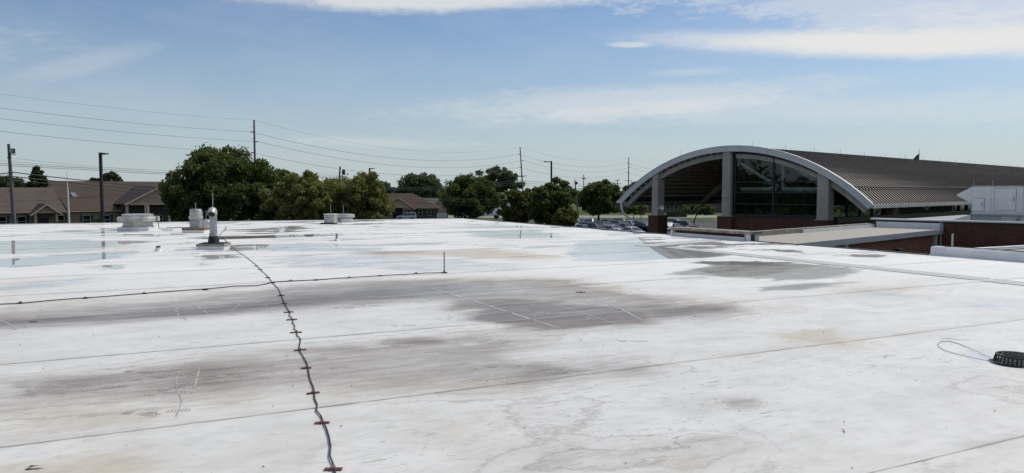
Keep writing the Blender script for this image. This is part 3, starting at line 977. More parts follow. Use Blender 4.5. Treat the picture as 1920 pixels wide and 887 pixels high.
t = thing('exhaust_fan', 'wide flat disc-topped exhaust fan beside the condenser unit', 'exhaust fan', p, .2)
MB().box(-.40, .40, -.40, .40, 0, .19).build('curb', M['flash'], t)
MB().lathe([(.33, .19), (.33, .26)], 24).build('neck', M['darkmetal'], t)
MB().lathe([(.34, .235), (.48, .235), (.51, .26), (.515, .36), (.49, .40), (.1, .425), (.01, .43)], 28).build('cap', M['alum'], t, 35)
rod(t, -.05, 0, .42, .86, .013)

# lightning-protection cable with copper clips
def cable_run(name, label, pts, r, clips, clip_ax=None, wob=.012, seed=1, mats=None):
    t = thing(name, label, 'cable')
    q = [R(*p) for p in pts]
    rr = random.Random(seed)
    path = []
    for a, b in zip(q[:-1], q[1:]):
        n = max(2, int((b - a).length / .16))
        for j in range(n):
            m_ = a.lerp(b, j / n)
            path.append((m_.x + rr.uniform(-wob, wob), m_.y + rr.uniform(-wob, wob), ROOF + .003 + r + rr.uniform(0, .003)))
    path.append((q[-1].x, q[-1].y, ROOF + .003 + r))
    MB().tube(path, r, 6).build('cable', M['cable'], t, 80)
    for (x, y, hw) in clips:
        c = R(x, y)
        a = rr.uniform(-.25, .25) + .25
        m = MB()
        ax = (math.cos(a), math.sin(a))
        m.obox((c.x, c.y), ax, hw, .017, ROOF + .003, ROOF + .008)
        m.obox((c.x, c.y), ax, r * 1.6, .019, ROOF + .008, ROOF + .010 + 2 * r)
        m.obox((c.x - ax[0] * hw * .55, c.y - ax[1] * hw * .55), ax, hw * .32, .010, ROOF + .008, ROOF + .012)
        m.obox((c.x + ax[0] * hw * .55, c.y + ax[1] * hw * .55), ax, hw * .32, .010, ROOF + .008, ROOF + .012)
        m.build('clip', M['copper'] if y > 590 else M['darkmetal'], t)
    return t


cable_run('lightning_cable', 'dark cable with copper clips snaking from the flue to the lower edge',
          [(412, 443), (424, 452), (431, 461), (443, 470), (463, 484), (480, 497), (487, 505), (500, 517), (507, 527), (510, 531), (521, 541), (527, 553), (532, 568), (541, 584), (548, 602), (555, 623), (562, 637), (563, 655), (574, 685), (583, 715), (588, 738), (596, 772), (605, 792), (613, 822), (621, 858), (627, 880), (634, 912)],
          .0056, [(433, 467, .04), (480, 499, .045), (488, 506, .045), (502, 521, .05), (509, 531, .06), (527, 555, .05), (533, 570, .05), (541, 586, .06), (547, 600, .065), (555, 624, .065), (563, 657, .06), (574, 691, .048), (587, 738, .050), (604, 794, .050), (625, 881, .052)], seed=4)
cable_run('lightning_cable', 'black cable crossing the roof from the left edge to the cable junction',
          [(-40, 574), (40, 570), (120, 563), (200, 557), (300, 549), (390, 543), (440, 538), (480, 537), (497, 534), (508, 531)], .008, [(38, 569, .05), (160, 560, .04), (270, 551, .05), (385, 544, .05)], seed=7, wob=.02)
cable_run('lightning_cable', 'thin black cable running right from the junction to the upright rod',
          [(510, 530), (540, 528), (590, 526), (650, 522), (710, 518), (770, 514.5), (800, 513), (832, 512)], .0075, [(545, 527, .05), (592, 526, .05), (655, 521, .05), (712, 518, .05), (780, 513, .05)], seed=9, wob=.02)
cable_run('lightning_cable', 'thin wire leading up from the flue curb to the tiny cable post',
          [(412, 443), (414, 438), (418, 434), (424, 431.5)], .007, [], seed=3)
p = R(833, 512.5)
t = thing('air_terminal', 'slim upright dark lightning rod on a small black base', 'lightning rod', p)
MB().box(-.055, .055, -.035, .035, .004, .022).build('base', M['rubber'], t)
MB().lathe([(.018, .02), (.018, .05), (.011, .055)], 10).build('socket', M['darkmetal'], t)
MB().tube([(0, 0, .05), (0, 0, .40), (0, 0, .425)], [.010, .010, .004], 8).build('rod', M['cable'], t)
p = R(394, 576)

# roof drain with black dome strainer at the right edge
p = R(1904, 679)
t = thing('roof_drain', 'black slotted dome strainer of a roof drain with its clamp ring', 'drain', (p.x, p.y, ROOF - .03))
MB().lathe([(.17, 0), (.21, .004), (.215, .022), (.19, .03), (.165, .03)], 30).build('clamp_ring', M['darkmetal'], t, 40)
for k in range(30):
    a = 2 * math.pi * k / 30
    ca, sa = math.cos(a), math.sin(a)
    MB().tube([(.17 * ca, .17 * sa, .025), (.166 * ca, .166 * sa, .060), (.155 * ca, .155 * sa, .095)], .0065, 5).build('strainer_bar', M['rubber'], t)
m = MB()
ring(m, (0, 0, 0), .138, .162, .085, .102, 30)
m.build('strainer_rim', M['rubber'], t)
m = MB()
for r_ in (.105, .065, .025):
    ring(m, (0, 0, 0), r_ - .005, r_ + .006, .096, .106, 26)
for k in range(12):
    a = 2 * math.pi * k / 12
    m.obox((.08 * math.cos(a), .08 * math.sin(a)), (math.cos(a), math.sin(a)), .07, .004, .094, .102)
m.build('strainer_top', M['rubber'], t)
MB().lathe([(.0, .004), (.155, .004)], 24, cap=False).build('sump_bowl', M['flash'], t)  # bowl coloured pale to stand for light between the strainer bars
# flashing patch round the drain: raised edge
q = [(1900, 684.5), (1860, 679), (1825, 672), (1795, 665), (1772, 658), (1760, 651), (1758, 646), (1764, 641.5), (1778, 640), (1797, 645), (1815, 652), (1840, 664), (1857, 672)]
MB().tube([R(x, y, .004) for x, y in q], .0035, 4).build('patch_edge', M['seal'], roof)
MB().tube([R(x, y, .004) for x, y in [(1764, 637), (1772, 634.5), (1790, 637), (1800, 638.5), (1818, 637)]], .002, 4).build('patch_edge', M['seal'], roof)

# walkway mats
def mat_strip(label, a, b, w):
    a, b = R(*a), R(*b)
    d = Vector((b.x - a.x, b.y - a.y))
    t = thing('walkway_mat', label, 'walkway mat', (a.x, a.y, ROOF), math.atan2(d.y, d.x))
    L = d.length
    MB().box(0, L, -w / 2, w / 2, .004, .008).build('mat', M['pad'], t)
    for s in (-1, 1):
        MB().box(0, L, s * (w / 2 - .012) - .012, s * (w / 2 - .012) + .012, .0075, .0105).build('edge_stripe', M['yellow'], t)
    n = int(L / .09)
    m = MB()
    rr = random.Random(int(L * 10))
    for j in range(n):
        for i in range(5):
            x, y = (j + .5) * .09, (i - 2) * w * .18
            m.box(x - .022, x + .022, y - .022, y + .022, .0078, .011)
    tag(m.build('grip_studs', M['pad'], t), None, None, kind='stuff')
    return t


mat_strip('long lilac-grey walkway mat with yellow edges running beside the roof edge', (1255, 463.5), (1842, 524), .50)
mat_strip('short walkway mat leading from the long mat to the stone-capped parapet', (1205, 461.5), (1338, 450.5), .62)
mat_strip('near walkway mat with dotted grip at the right picture edge', (1850, 525.5), (2060, 548), .50)

# debris
m = MB()
c = R(66, 879)
m.add([(c.x - .045, c.y - .012, ROOF + .006), (c.x - .02, c.y - .018, ROOF + .016), (c.x + .03, c.y - .002, ROOF + .02), (c.x + .046, c.y + .016, ROOF + .008), (c.x + .01, c.y + .02, ROOF + .012), (c.x - .03, c.y + .008, ROOF + .018)],
      [(0, 1, 5), (1, 2, 4, 5), (2, 3, 4)])
m.add([(c.x - .05, c.y - .02, ROOF + .005), (c.x - .03, c.y - .026, ROOF + .004), (c.x - .01, c.y + .002, ROOF + .01)], [(0, 1, 2)])
tag(m.build('dead_leaf', M['leafbit']), 'dark red-brown curled dead leaf near the lower left corner', 'leaf')
m = MB()
c = R(63, 604.5)
m.tube([(c.x - .05, c.y, ROOF + .006), (c.x, c.y + .02, ROOF + .009), (c.x + .04, c.y + .005, ROOF + .006)], .005, 5)
tag(m.build('twig', M['leafbit']), 'small dark twig lying in the left band of dirt', 'twig')
m = MB()
c = R(1087, 549)
m.tube([(c.x - .06, c.y, ROOF + .006), (c.x + .02, c.y + .03, ROOF + .01), (c.x + .09, c.y + .01, ROOF + .006)], .006, 5)
m.tube([(c.x, c.y + .02, ROOF + .008), (c.x + .03, c.y - .06, ROOF + .006)], .004, 5)
tag(m.build('twig', M['leafbit']), 'small dark twig lying beyond the dark rectangular stain', 'twig')
m = MB()
rr = random.Random(21)
for j in range(260):
    Yd = rr.uniform(3.4, 26)
    x = rr.uniform(-.72, .72) * Yd
    s = rr.uniform(.004, .013)
    a = rr.uniform(0, 6.28)
    if x > 1.3 + (35 - Yd) * .545 - .6:
        continue
    z = ROOF + .006
    m.add([(x + s * math.cos(a), Yd + s * math.sin(a), z), (x + s * .5 * math.cos(a + 2), Yd + s * .5 * math.sin(a + 2), z), (x, Yd, z + s * .6), (x + s * .8 * math.cos(a + 4), Yd + s * .8 * math.sin(a + 4), z)], [(0, 1, 2), (1, 3, 2), (3, 0, 2)])
tag(m.build('roof_grit', M['leafbit']), 'scattered specks of grit and leaf crumbs over the white roof', 'grit', kind='stuff')

# low white curb at the right and the roof section behind it
cd = E
c0 = EDGE_B + Vector((-.02, -.02))
t = thing('roof_curb', 'low white membrane-covered curb at the right end of the roof edge', 'curb', (c0.x, c0.y, ROOF), math.atan2(cd.y, cd.x))
m = MB()
m.extr([(-.02, 0.0), (.05, .03), (.07, .20), (.10, .215), (.36, .215), (.36, -.1), (-.02, -.1)], 'x', 0, 16)
m.build('curb_body', M['flash'], t)
MB().box(.02, 16, .10, .30, .2155, .222).build('curb_cap_sheet', M['flash'], t)
wp = [(.0, .25, -.04), (.05, .2, .1), (.3, .18, .228)] + [(x, .20 + .05 * math.sin(x * 1.9), .230) for x in np.arange(.5, 15.5, .3)]
MB().tube(wp, .011, 5).build('conduit_wire', M['cable'], t)
b0 = c0 + Vector((-cd.y, cd.x)) * .36
b1 = b0 + Vector((U.x, U.y)) * 26
b2 = b1 + cd * 16
b3 = b0 + cd * 16
t = thing('rear_roof_section', 'grey roof section behind the low white curb with bright metal edge', 'roof')
MB().prism([(b0.x, b0.y), (b3.x, b3.y), (b2.x, b2.y), (b1.x, b1.y)], 0, ROOF + .07).build('roof_slab', M['greyroof'], t)
nrm = Vector((V.x, V.y))
m = MB()
for j in range(6):
    a = b0 + U * (26 / 6 * j) + nrm * .03
    MB().obox(a + U * (13 / 6), U, 13 / 6 - .006, .10, ROOF - .12, ROOF + .11).build('metal_edge', M['flash'], t)
a = b0 + U * 1.0
MB().tube([(b0.x + U.x * 13 * s, b0.y + U.y * 13 * s - .35 - .12 * math.sin(9 * s), ROOF + .085) for s in np.linspace(0, 1, 30)], .012, 5).build('conduit_wire', M['cable'], t)
a = b0 + U * .55
t = thing('vent_mast', 'thin grey upright pipe standing at the corner of the low curb', 'pipe', (a.x, a.y, ROOF + .07))
MB().lathe([(.06, .0), (.05, .04), (.026, .06)], 12).build('base', M['rubber'], t)
MB().tube([(0, 0, .05), (0, 0, .44)], .024, 10).build('pipe', M['alum'], t)

# stone-capped parapet piece on the right-hand edge
pa, pb = R(1262, 442), R(1402, 452.5)
d = Vector((pb.x - pa.x, pb.y - pa.y))
L = d.length
t = thing('parapet', 'short parapet with thick stone cap and white flashing on the roof edge', 'parapet', (pa.x, pa.y, ROOF), math.atan2(d.y, d.x))
MB().extr([(-.04, 0), (.0, .04), (.0, .115), (.04, .12), (.07, .112), (.07, -.2), (-.04, -.2)], 'x', 0, L - .12).build('flashing', M['flash'], t)
MB().box(-.02, L, .12, .46, -.3, .215).build('brick_core', M['brick'], t)
MB().box(L - .12, L + .03, -.03, .10, -.02, .213).build('end_flashing', M['flash'], t)
MB().box(L - .02, L + .035, .30, .47, -.02, .213).build('end_flashing', M['flash'], t)
n = 4
for j in range(n):
    MB().box(L * j / n - .05 * (j == 0), L * (j + 1) / n - .008 + (.10 if j == n - 1 else 0), -.07, .52, .217, .302).build('cap_stone', M['stone'], t)
MB().box(-.06, .02, -.05, .12, -.02, .215).build('end_flashing', M['flash'], t)
MB().tube([(L - .05, .0, .30), (L - .09, -.06, .16), (L - .04, -.05, .02)], .010, 5).build('wire', M['cable'], t)
MB().tube([(L - .05, .2, .30), (L - .05, .2, .60)], .009, 6).build('lightning_rod', M['darkmetal'], t)

# ------------------------------------------------------------------ arched hall
RZ = math.radians(-47.7)
AO = Vector((24.0, 50.0, 0))
CR, CZ, CXL = 15.72, -5.42, -10.75
TH = math.asin(10.75 / CR)


def arc_pt(th, r):
    return CXL + r * math.sin(th), CZ + r * math.cos(th)


def arc_z(x, r):
    return CZ + math.sqrt(max(0, r * r - (x - CXL) ** 2))


hall = thing('arched_hall', 'hall with curved bronze batten roof, pale arched fascia and open porch', 'building', AO, RZ)
LEN = 96.0
# roof covering: one curved panel with its batten, repeated along the hall
pm_ = MB()
NS = 26
ths = [-TH + 2 * TH * i / NS for i in range(NS + 1)]
for a, b in zip(ths[:-1], ths[1:]):
    (xa, za), (xb, zb) = arc_pt(a, CR), arc_pt(b, CR)
    pm_.poly([(xa, .06, za), (xb, .06, zb), (xb, .5, zb), (xa, .5, za)])
pan = pm_.mesh('roof_panel', 60)
pan.materials.append(M['bronze'])
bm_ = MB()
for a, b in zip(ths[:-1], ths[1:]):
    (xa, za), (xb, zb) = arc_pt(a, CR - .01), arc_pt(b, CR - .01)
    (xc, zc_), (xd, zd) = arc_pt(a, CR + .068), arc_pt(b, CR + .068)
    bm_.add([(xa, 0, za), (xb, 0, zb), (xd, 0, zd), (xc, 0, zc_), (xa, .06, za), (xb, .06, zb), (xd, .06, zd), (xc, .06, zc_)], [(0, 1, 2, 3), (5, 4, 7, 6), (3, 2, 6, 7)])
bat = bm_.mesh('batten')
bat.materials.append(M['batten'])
for k in range(int(LEN / .5)):
    o = link('roof_panel', pan, hall)
    o.location = (0, .12 + k * .5, 0)
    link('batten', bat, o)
# structural deck underneath
m = MB()
for a, b in zip(ths[:-1], ths[1:]):
    q = [arc_pt(a, CR - .02), arc_pt(b, CR - .02), arc_pt(b, CR - .16), arc_pt(a, CR - .16)]
    m.extr(q, 'y', .1, LEN)
m.build('roof_deck', M['soffit'], hall)
NP = 11
for k in range(NP):
    a, b = -TH - .008 + (2 * TH + .016) * k / NP, -TH - .008 + (2 * TH + .016) * (k + 1) / NP - .0007
    m = MB()
    for i in range(4):
        u, w = a + (b - a) * i / 4, a + (b - a) * (i + 1) / 4
        m.extr([arc_pt(u, CR + .13), arc_pt(w, CR + .13), arc_pt(w, CR - .31), arc_pt(u, CR - .31)], 'y', -.10, .11)
    m.build('fascia_panel', M['fascia'], hall)
m = MB()
for a, b in zip(ths[:-1], ths[1:]):
    m.extr([arc_pt(a, CR + .155), arc_pt(b, CR + .155), arc_pt(b, CR + .132), arc_pt(a, CR + .132)], 'y', -.13, .12)
m.build('fascia_drip_edge', M['whitepaint'], hall)
for y0 in (.30, 11.6, 23.2, 34.8, 46.4):
    m = MB()
    for a, b in zip(ths[:-1], ths[1:]):
        m.extr([arc_pt(a, CR - .42), arc_pt(b, CR - .42), arc_pt(b, CR - .80), arc_pt(a, CR - .80)], 'y', y0, y0 + .40)
    m.build('arch_rib', M['concrete'], hall)
for k in range(17):
    th = -.02 - (TH - .06) * (k + .3) / 17
    x, z = arc_pt(th, CR - .16)
    x2, z2 = arc_pt(th, CR - .40)
    m = MB()
    c_, s_ = math.cos(th), math.sin(th)
    w = .07
    m.extr([(x - w * c_, z + w * s_), (x + w * c_, z - w * s_), (x2 + w * c_, z2 - w * s_), (x2 - w * c_, z2 + w * s_)], 'y', .15, 58)
    m.build('purlin', M['purlin'], hall)
MB().box(-21.45, -20.95, .12, 60, 5.66, 6.02).build('eave_beam', M['concrete'], hall)
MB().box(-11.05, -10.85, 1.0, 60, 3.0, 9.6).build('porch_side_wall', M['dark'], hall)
MB().box(-11.10, -10.80, .9, 60, 0, 3.1).build('porch_wall_base', M['brick'], hall)
# columns on brick bases
for (x, w, bz, bw, name) in ((-17.75, .30, 4.88, .50, 'l'), (-10.95, .36, 5.02, .62, 'm'), (-3.30, .40, 4.95, .44, 'r')):
    top = arc_z(x + (w if x < CXL else -w), CR - .30)
    c = MB()
    c.box(x - w, x + w, .0, .92, bz, top - .02)
    cc = c.build('column', M['concrete'], hall)
    for z in (6.4, 7.9):
        if z < top - .3:
            MB().box(x - w - .004, x + w + .004, -.004, .924, z, z + .018).build('form_joint', M['soffit'], cc)
    b_ = MB().box(x - bw, x + bw, -.22, 1.14, 0, bz - .06)
    bb = b_.build('brick_base', M['brick'], hall)
    MB().box(x - bw - .02, x + bw + .02, -.24, 1.16, bz - .06, bz).build('base_cap', M['stone'] if name != 'l' else M['brick'], bb)
# glazed front
MB().box(-10.33, -3.74, .20, .55, 0, 5.02).build('front_base_wall', M['brick'], hall)
MB().box(-10.33, -3.74, .14, .60, 5.021, 5.14).build('front_sill', M['frame'], hall)
xs = [(-10.50, -7.26), (-7.12, -3.76)]
zs = [(5.20, 5.94), (6.01, 6.80), (6.90, 7.60), (7.68, None)]
for (xa, xb) in xs:
    for (za, zb) in zs:
        m = MB()
        if zb is None:
            n = 8
            top = [(xb + (xa - xb) * i / n, arc_z(xb + (xa - xb) * i / n, CR - .44)) for i in range(n + 1)]
        else:
            top = [(xb, zb), (xa, zb)]
        m.extr([(xa, za), (xb, za)] + top, 'y', .36, .372)
        m.build('pane', M['glass'], hall)
for x, w in ((-10.46, .14), (-7.19, .07), (-3.72, .07)):
    MB().box(x - w, x + w, .30, .46, 5.14, arc_z(x, CR - .42)).build('mullion', M['frame'], hall)
for z, w in ((5.17, .035), (5.975, .038), (6.85, .055), (7.64, .042)):
    MB().box(-10.31, -7.262, .32, .44, z - w, z + w).build('mullion', M['frame'], hall)
    MB().box(-7.118, -3.792, .32, .44, z - w, z + w).build('mullion', M['frame'], hall)
m = MB()
for i in range(10):
    x0, x1 = -10.35 + 6.6 * i / 10, -10.35 + 6.6 * (i + 1) / 10
    m.hexa([(x0, .29, arc_z(x0, CR - .50)), (x1, .29, arc_z(x1, CR - .50)), (x1, .47, arc_z(x1, CR - .50)), (x0, .47, arc_z(x0, CR - .50))],
           [(x0, .29, arc_z(x0, CR - .37)), (x1, .29, arc_z(x1, CR - .37)), (x1, .47, arc_z(x1, CR - .37)), (x0, .47, arc_z(x0, CR - .37))])
m.build('head_mullion', M['frame'], hall)
# steel truss just inside the glass
def bar(a, b, w, name='truss_member'):
    a, b = Vector(a), Vector(b)
    MB().tube([a, b], w, 4).build(name, M['truss'], hall)


YT = .85
bar((-10.2, YT, 9.05), (-7.05, YT, 7.25), .13)
bar((-10.2, YT, 7.10), (-7.2, YT, 7.10), .13)
bar((-6.75, YT, 7.02), (-6.75, YT, 9.2), .12)
bar((-6.3, YT, 9.0), (-3.6, YT, 7.20), .13)
bar((-6.7, YT, 7.08), (-3.4, YT, 7.08), .13)
bar((-10.3, YT, 9.55), (-6.8, YT, 9.3), .08)
bar((-6.7, YT, 9.0), (-6.1, YT, 8.95), .10)
# inside: floor, rear wall, side wall
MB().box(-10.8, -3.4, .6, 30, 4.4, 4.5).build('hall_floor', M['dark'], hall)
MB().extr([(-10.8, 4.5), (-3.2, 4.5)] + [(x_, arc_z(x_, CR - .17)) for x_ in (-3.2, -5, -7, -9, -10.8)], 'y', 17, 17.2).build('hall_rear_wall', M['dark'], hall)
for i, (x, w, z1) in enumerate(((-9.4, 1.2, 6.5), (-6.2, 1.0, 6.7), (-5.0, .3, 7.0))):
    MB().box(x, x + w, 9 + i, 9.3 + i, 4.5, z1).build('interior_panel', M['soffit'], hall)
# right-hand long wall below the eave
MB().box(-3.05, -2.75, .92, LEN, 0, 4.70).build('side_wall_base', M['brick'], hall)
MB().box(-3.08, -2.60, .93, LEN, 4.701, 5.08).build('side_sill', M['frame'], hall)
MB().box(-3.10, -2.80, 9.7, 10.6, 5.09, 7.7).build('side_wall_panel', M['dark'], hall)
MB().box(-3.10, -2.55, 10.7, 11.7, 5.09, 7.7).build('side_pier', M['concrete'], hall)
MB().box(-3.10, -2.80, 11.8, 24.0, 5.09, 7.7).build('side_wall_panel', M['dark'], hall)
MB().box(-3.10, -2.55, 24.05, 25.0, 5.09, 7.7).build('side_pier', M['concrete'], hall)
for k in range(4):
    y = 1.0 + k * 2.2
    MB().box(-2.96, -2.945, y + .05, y + 2.10, 5.10, 7.6).build('pane', M['glass'], hall)
    MB().box(-3.02, -2.86, y + 2.10, y + 2.25, 5.085, 7.7).build('mullion', M['frame'], hall)
for k in range(20):
    y = 25.1 + k * 2.2
    MB().box(-2.96, -2.945, y + .05, y + 2.0, 5.10, 7.6).build('pane', M['glass'], hall)
    MB().box(-3.02, -2.82, y + 2.0, y + 2.25, 5.085, 7.7).build('mullion', M['frame'], hall)
MB().box(-2.59, .1, -.3, 62, 4.30, 4.42).build('lower_canopy_roof', M['soffit'], hall)
for k in range(16):
    MB().box(-.02, .24, -.08 + k * 6, 5.91 + k * 6, 5.80, 6.03).build('gutter', M['gutter'], hall)
x, z = arc_pt(TH - .105, CR + .17)
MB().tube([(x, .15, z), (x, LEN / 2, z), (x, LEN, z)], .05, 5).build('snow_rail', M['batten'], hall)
for k in range(18):
    for j, th in enumerate((.035, -.06)):
        y = 2.5 + k * 5.2 + j * 2.3
        x, z = arc_pt(th, CR + .10)
        MB().tube([(x, y, z), (x + (.06 if j else 0), y + (.10 if j else 0), z + .42)], .012, 4).build('lightning_rod', M['galv'], hall)
for (y, th) in ((-.02, -.28),):
    x, z = arc_pt(th, CR + .15)
    MB().tube([(x, y, z), (x - .05, y, z + .45)], .012, 4).build('lightning_rod', M['galv'], hall)
# drain hose from the left tip to the porch column
hp = [P(1165, 383, 65.7), P(1165.5, 390, 65.4), P(1168, 397, 65.0), P(1173, 404, 64.6), P(1181, 409.5, 64.2), P(1192, 413, 63.8), P(1203, 416, 63.5), P(1210, 420, 63.3)]
t = thing('drain_hose', 'pale curved drain hose hanging from the left tip of the arch', 'hose')
MB().tube(hp, .09, 8).build('hose', M['gutter'], t, 60)
MB().tube([hp[0] + Vector((0, 0, .02)), hp[0] + Vector((0, 0, .14))], .12, 8).build('collar', M['gutter'], t)
t = thing('security_lamp', 'small white lamp on the left tip of the arch', 'lamp', P(1158.5, 378.6, 66))
MB().lathe([(.02, -.10), (.11, -.08), (.13, .0), (.10, .06), (.02, .08)], 12).build('globe', M['whitepaint'], t, 50)
MB().tube([(.10, 0, .02), (.30, 0, .05)], .03, 6).build('bracket', M['galv'], t)
t = thing('loudspeaker', 'white horn loudspeaker on the right side of the porch column', 'loudspeaker', P(1235, 391, 62.6))
MB().lathe([(.05, 0), (.08, .1), (.22, .38), (.24, .40), (.20, .39), (.05, .2)], 14).build('horn', M['whitepaint'], t, 50)
t.rotation_euler = (math.radians(75), 0, math.radians(30))
MB().box(-.05, .05, -.05, .05, -.15, 0).build('driver', M['galv'], t)

# ------------------------------------------------------------------ low link roof and brick block on the right
K = Vector((21.5, 37.2, 0))
link_b = thing('link_building', 'low brick link with buff roof and grey metal fascia', 'building', K, RZ)
MB().box(-3.5, -.02, -18.6, -.05, 4.88, 5.05).build('roof', M['lowroof'], link_b)
for k in range(6):
    MB().box(-.02, .06, -18.6 + k * 3.09, -18.6 + k * 3.09 + 3.08, 4.84, 5.075).build('fascia', M['linkfascia'], link_b)
MB().box(-.30, -.12, -18.5, -.1, 0, 4.87).build('wall', M['brick2'], link_b)
for k in range(8):
    MB().box(-3.66, -3.36, -18.4 + k * 2.3, -18.4 + k * 2.3 + 2.285, 4.9, 5.26).build('parapet_stone', M['stone'], link_b)
MB().box(-3.35, -3.26, -8.0, -.1, 5.05, 5.20).build('rear_flashing', M['flash'], link_b)
for y in (-11.0, -.95):
    MB().box(-.118, .03, y - .13, y + .13, 0, 4.838).build('post', M['linkfascia'], link_b)
MB().box(-3.2, .02, -.09, -.01, 5.05, 5.36).build('end_flashing', M['flash'], link_b)
t = thing('wall_floodlight', 'small black floodlight on the brick wall under the grey fascia', 'floodlight', K, RZ)
MB().box(-.118, .0, -5.75, -5.60, 4.20, 4.32).build('arm', M['lamp'], t)
MB().hexa([(.0, -5.9, 4.12), (.0, -5.45, 4.12), (.22, -5.45, 4.16), (.22, -5.9, 4.16)], [(.0, -5.9, 4.40), (.0, -5.45, 4.40), (.16, -5.45, 4.40), (.16, -5.9, 4.40)]).build('head', M['lamp'], t)

blk = thing('brick_block', 'dark red brick block with white metal coping behind the link roof', 'building', K, RZ)
MB().box(-3.4, 18, 0.0, 14, 0, 5.36).build('wall', M['brick'], blk)
MB().box(-3.2, 17.8, .3, 13.8, 5.361, 5.40).build('roof', M['greyroof'], blk)
MB().box(-3.45, 18.05, -.06, .28, 5.41, 5.46).build('coping_shadow_band', M['darkmetal'], blk)  # dark band painting in the shadow below the coping
for k in range(7):
    MB().box(-3.5 + k * 3.08, -3.5 + k * 3.08 + 3.07, -.09, .32, 5.461, 5.53).build('coping', M['whitepaint'], blk)
MB().tube([(-.05, -.14, 5.45), (-.05, -.14, 0.2)], .045, 6).build('downpipe', M['galv'], blk)

ho = P(1821, 400, 40.0)
hv = thing('rooftop_air_handler', 'large pale grey rooftop air handler with access doors and side hood', 'air handler', (ho.x, ho.y, 0), RZ)
Z0, Z1 = 5.76, 7.22
MB().box(0, 7.5, .02, 2.6, Z0, Z1).build('case', M['whitepaint'], hv)
for (a, b) in ((.0, .88), (.92, 2.32), (2.36, 4.6), (4.64, 7.5)):
    MB().box(a + .01, b, -.012, .02, Z0 + .10, Z1 - .03).build('panel', M['whitepaint'], hv)
for (a, b, z0, z1) in ((1.08, 2.02, Z0 + .22, Z1 - .12), (2.5, 3.5, Z0 + .22, Z1 - .12), (.03, .60, Z0 + .16, Z0 + .82)):
    d_ = MB().box(a, b, -.045, -.0125, z0, z1).build('access_door', M['whitepaint'], hv)
    MB().box(a - .025, b + .025, -.022, -.013, z0 - .025, z1 + .025).build('gasket', M['galv'], d_)
    MB().box(b - .10, b - .07, -.085, -.046, (z0 + z1) / 2 - .10, (z0 + z1) / 2 + .12).build('handle', M['galv'], d_)
MB().box(-.03, 7.5, -.05, 2.65, Z0 - .07, Z0).build('base_rail', M['galv'], hv)
MB().box(-.02, 7.52, -.03, 2.62, Z1, Z1 + .03).build('top_rail', M['alum'], hv)
MB().hexa([(-.72, .0, Z0 + .95), (-.001, .0, Z0 + .55), (-.001, 1.9, Z0 + .55), (-.72, 1.9, Z0 + .95)], [(-.72, .0, Z0 + 1.02), (-.001, .0, Z1 - .03), (-.001, 1.9, Z1 - .03), (-.72, 1.9, Z0 + 1.02)]).build('intake_hood', M['whitepaint'], hv)
MB().box(-.05, 1.30, .25, 2.4, 5.40, Z0 - .07).build('curb', M['fascia'], hv)
MB().box(1.33, 7.4, .18, 2.4, 5.40, Z0 - .07).build('curb', M['whitepaint'], hv)
for x in (2.05, 4.0):
    MB().box(x, x + .09, .10, .18, 5.40, Z0 - .07).build('support_leg', M['galv'], hv)
for x in (.05, .92):
    MB().tube([(x, .1, Z1 + .03), (x, .1, Z1 + .28)], .014, 5).build('lightning_rod', M['galv'], hv)
MB().hexa([(-.9, .15, 5.40), (-.06, .15, 5.40), (-.06, 1.8, 5.40), (-.9, 1.8, 5.40)], [(-.86, .15, 5.43), (-.06, .15, 5.70), (-.06, 1.8, 5.70), (-.86, 1.8, 5.43)]).build('duct_slope', M['whitepaint'], hv)

# flag behind the hall roof
fp = P(1723, 300, 120)
t = thing('flagpole', 'flagpole with drooping flag showing above the hall ridge', 'flagpole', (fp.x, fp.y, 0))
fz = P(1723, 284, 120).z
MB().tube([(0, 0, 0), (0, 0, fz)], [.09, .05], 8).build('pole', M['steelpole'], t)
MB().lathe([(.01, -.09), (.08, -.05), (.09, 0), (.06, .07), (.01, .09)], 10, (0, 0, fz + .22)).build('finial', M['galv'], t, 50)
zt = P(1723, 288, 120).z
for (nm, mt, a, b) in (('flag_field', 'navy', 0, .62), ('flag_stripe', 'flagwhite', .62, .70), ('flag_stripe', 'flagred', .70, 1.0)):
    m = MB()
    n = 7
    top, bot = [], []
    for i in range(n):
        u = i / (n - 1)
        x = -.04 - u * 1.35
        w = .10 * math.sin(u * 7)
        droop = u * 1.25
        ht = 1.9
        top.append((x, w, zt - droop - a * ht * (1 - .15 * u)))
        bot.append((x, w + .03, zt - droop - b * ht * (1 - .15 * u)))
    m.add(top + bot, [(i, i + 1, n + i + 1, n + i) for i in range(n - 1)])
    m.build(nm, M[mt], t)

# ------------------------------------------------------------------ ground, lot, road
grass = bpy.data.materials.new('lawn')
grass.use_nodes = True
g = G(grass.node_tree)
tc = g.n('ShaderNodeTexCoord').outputs['Object']
n1 = g.noise(tc, .08, 6, .65)
n2 = g.noise(tc, 2.2, 5, .7)
c = g.mix(g.step(n1, .3, .7), (.055, .085, .022), (.085, .115, .030))
c = g.mix(g.step(n2, .45, .8, 0, .6), c, (.12, .125, .045))
b = g.n('ShaderNodeBsdfPrincipled', {'Base Color': c, 'Roughness': .95, 'Specular IOR Level': .15})
g.n('ShaderNodeOutputMaterial', {0: b.outputs[0]})
tag(MB().add([(-2500, -600, 0), (2500, -600, 0), (2500, 3500, 0), (-2500, 3500, 0)], [(0, 1, 2, 3)]).build('ground', grass), None, None, kind='structure')


def sheet(name, pts, z, m):
    o = MB().poly([(p[0], p[1], z) for p in pts]).build(name, m)
    return tag(o, None, None, kind='structure')


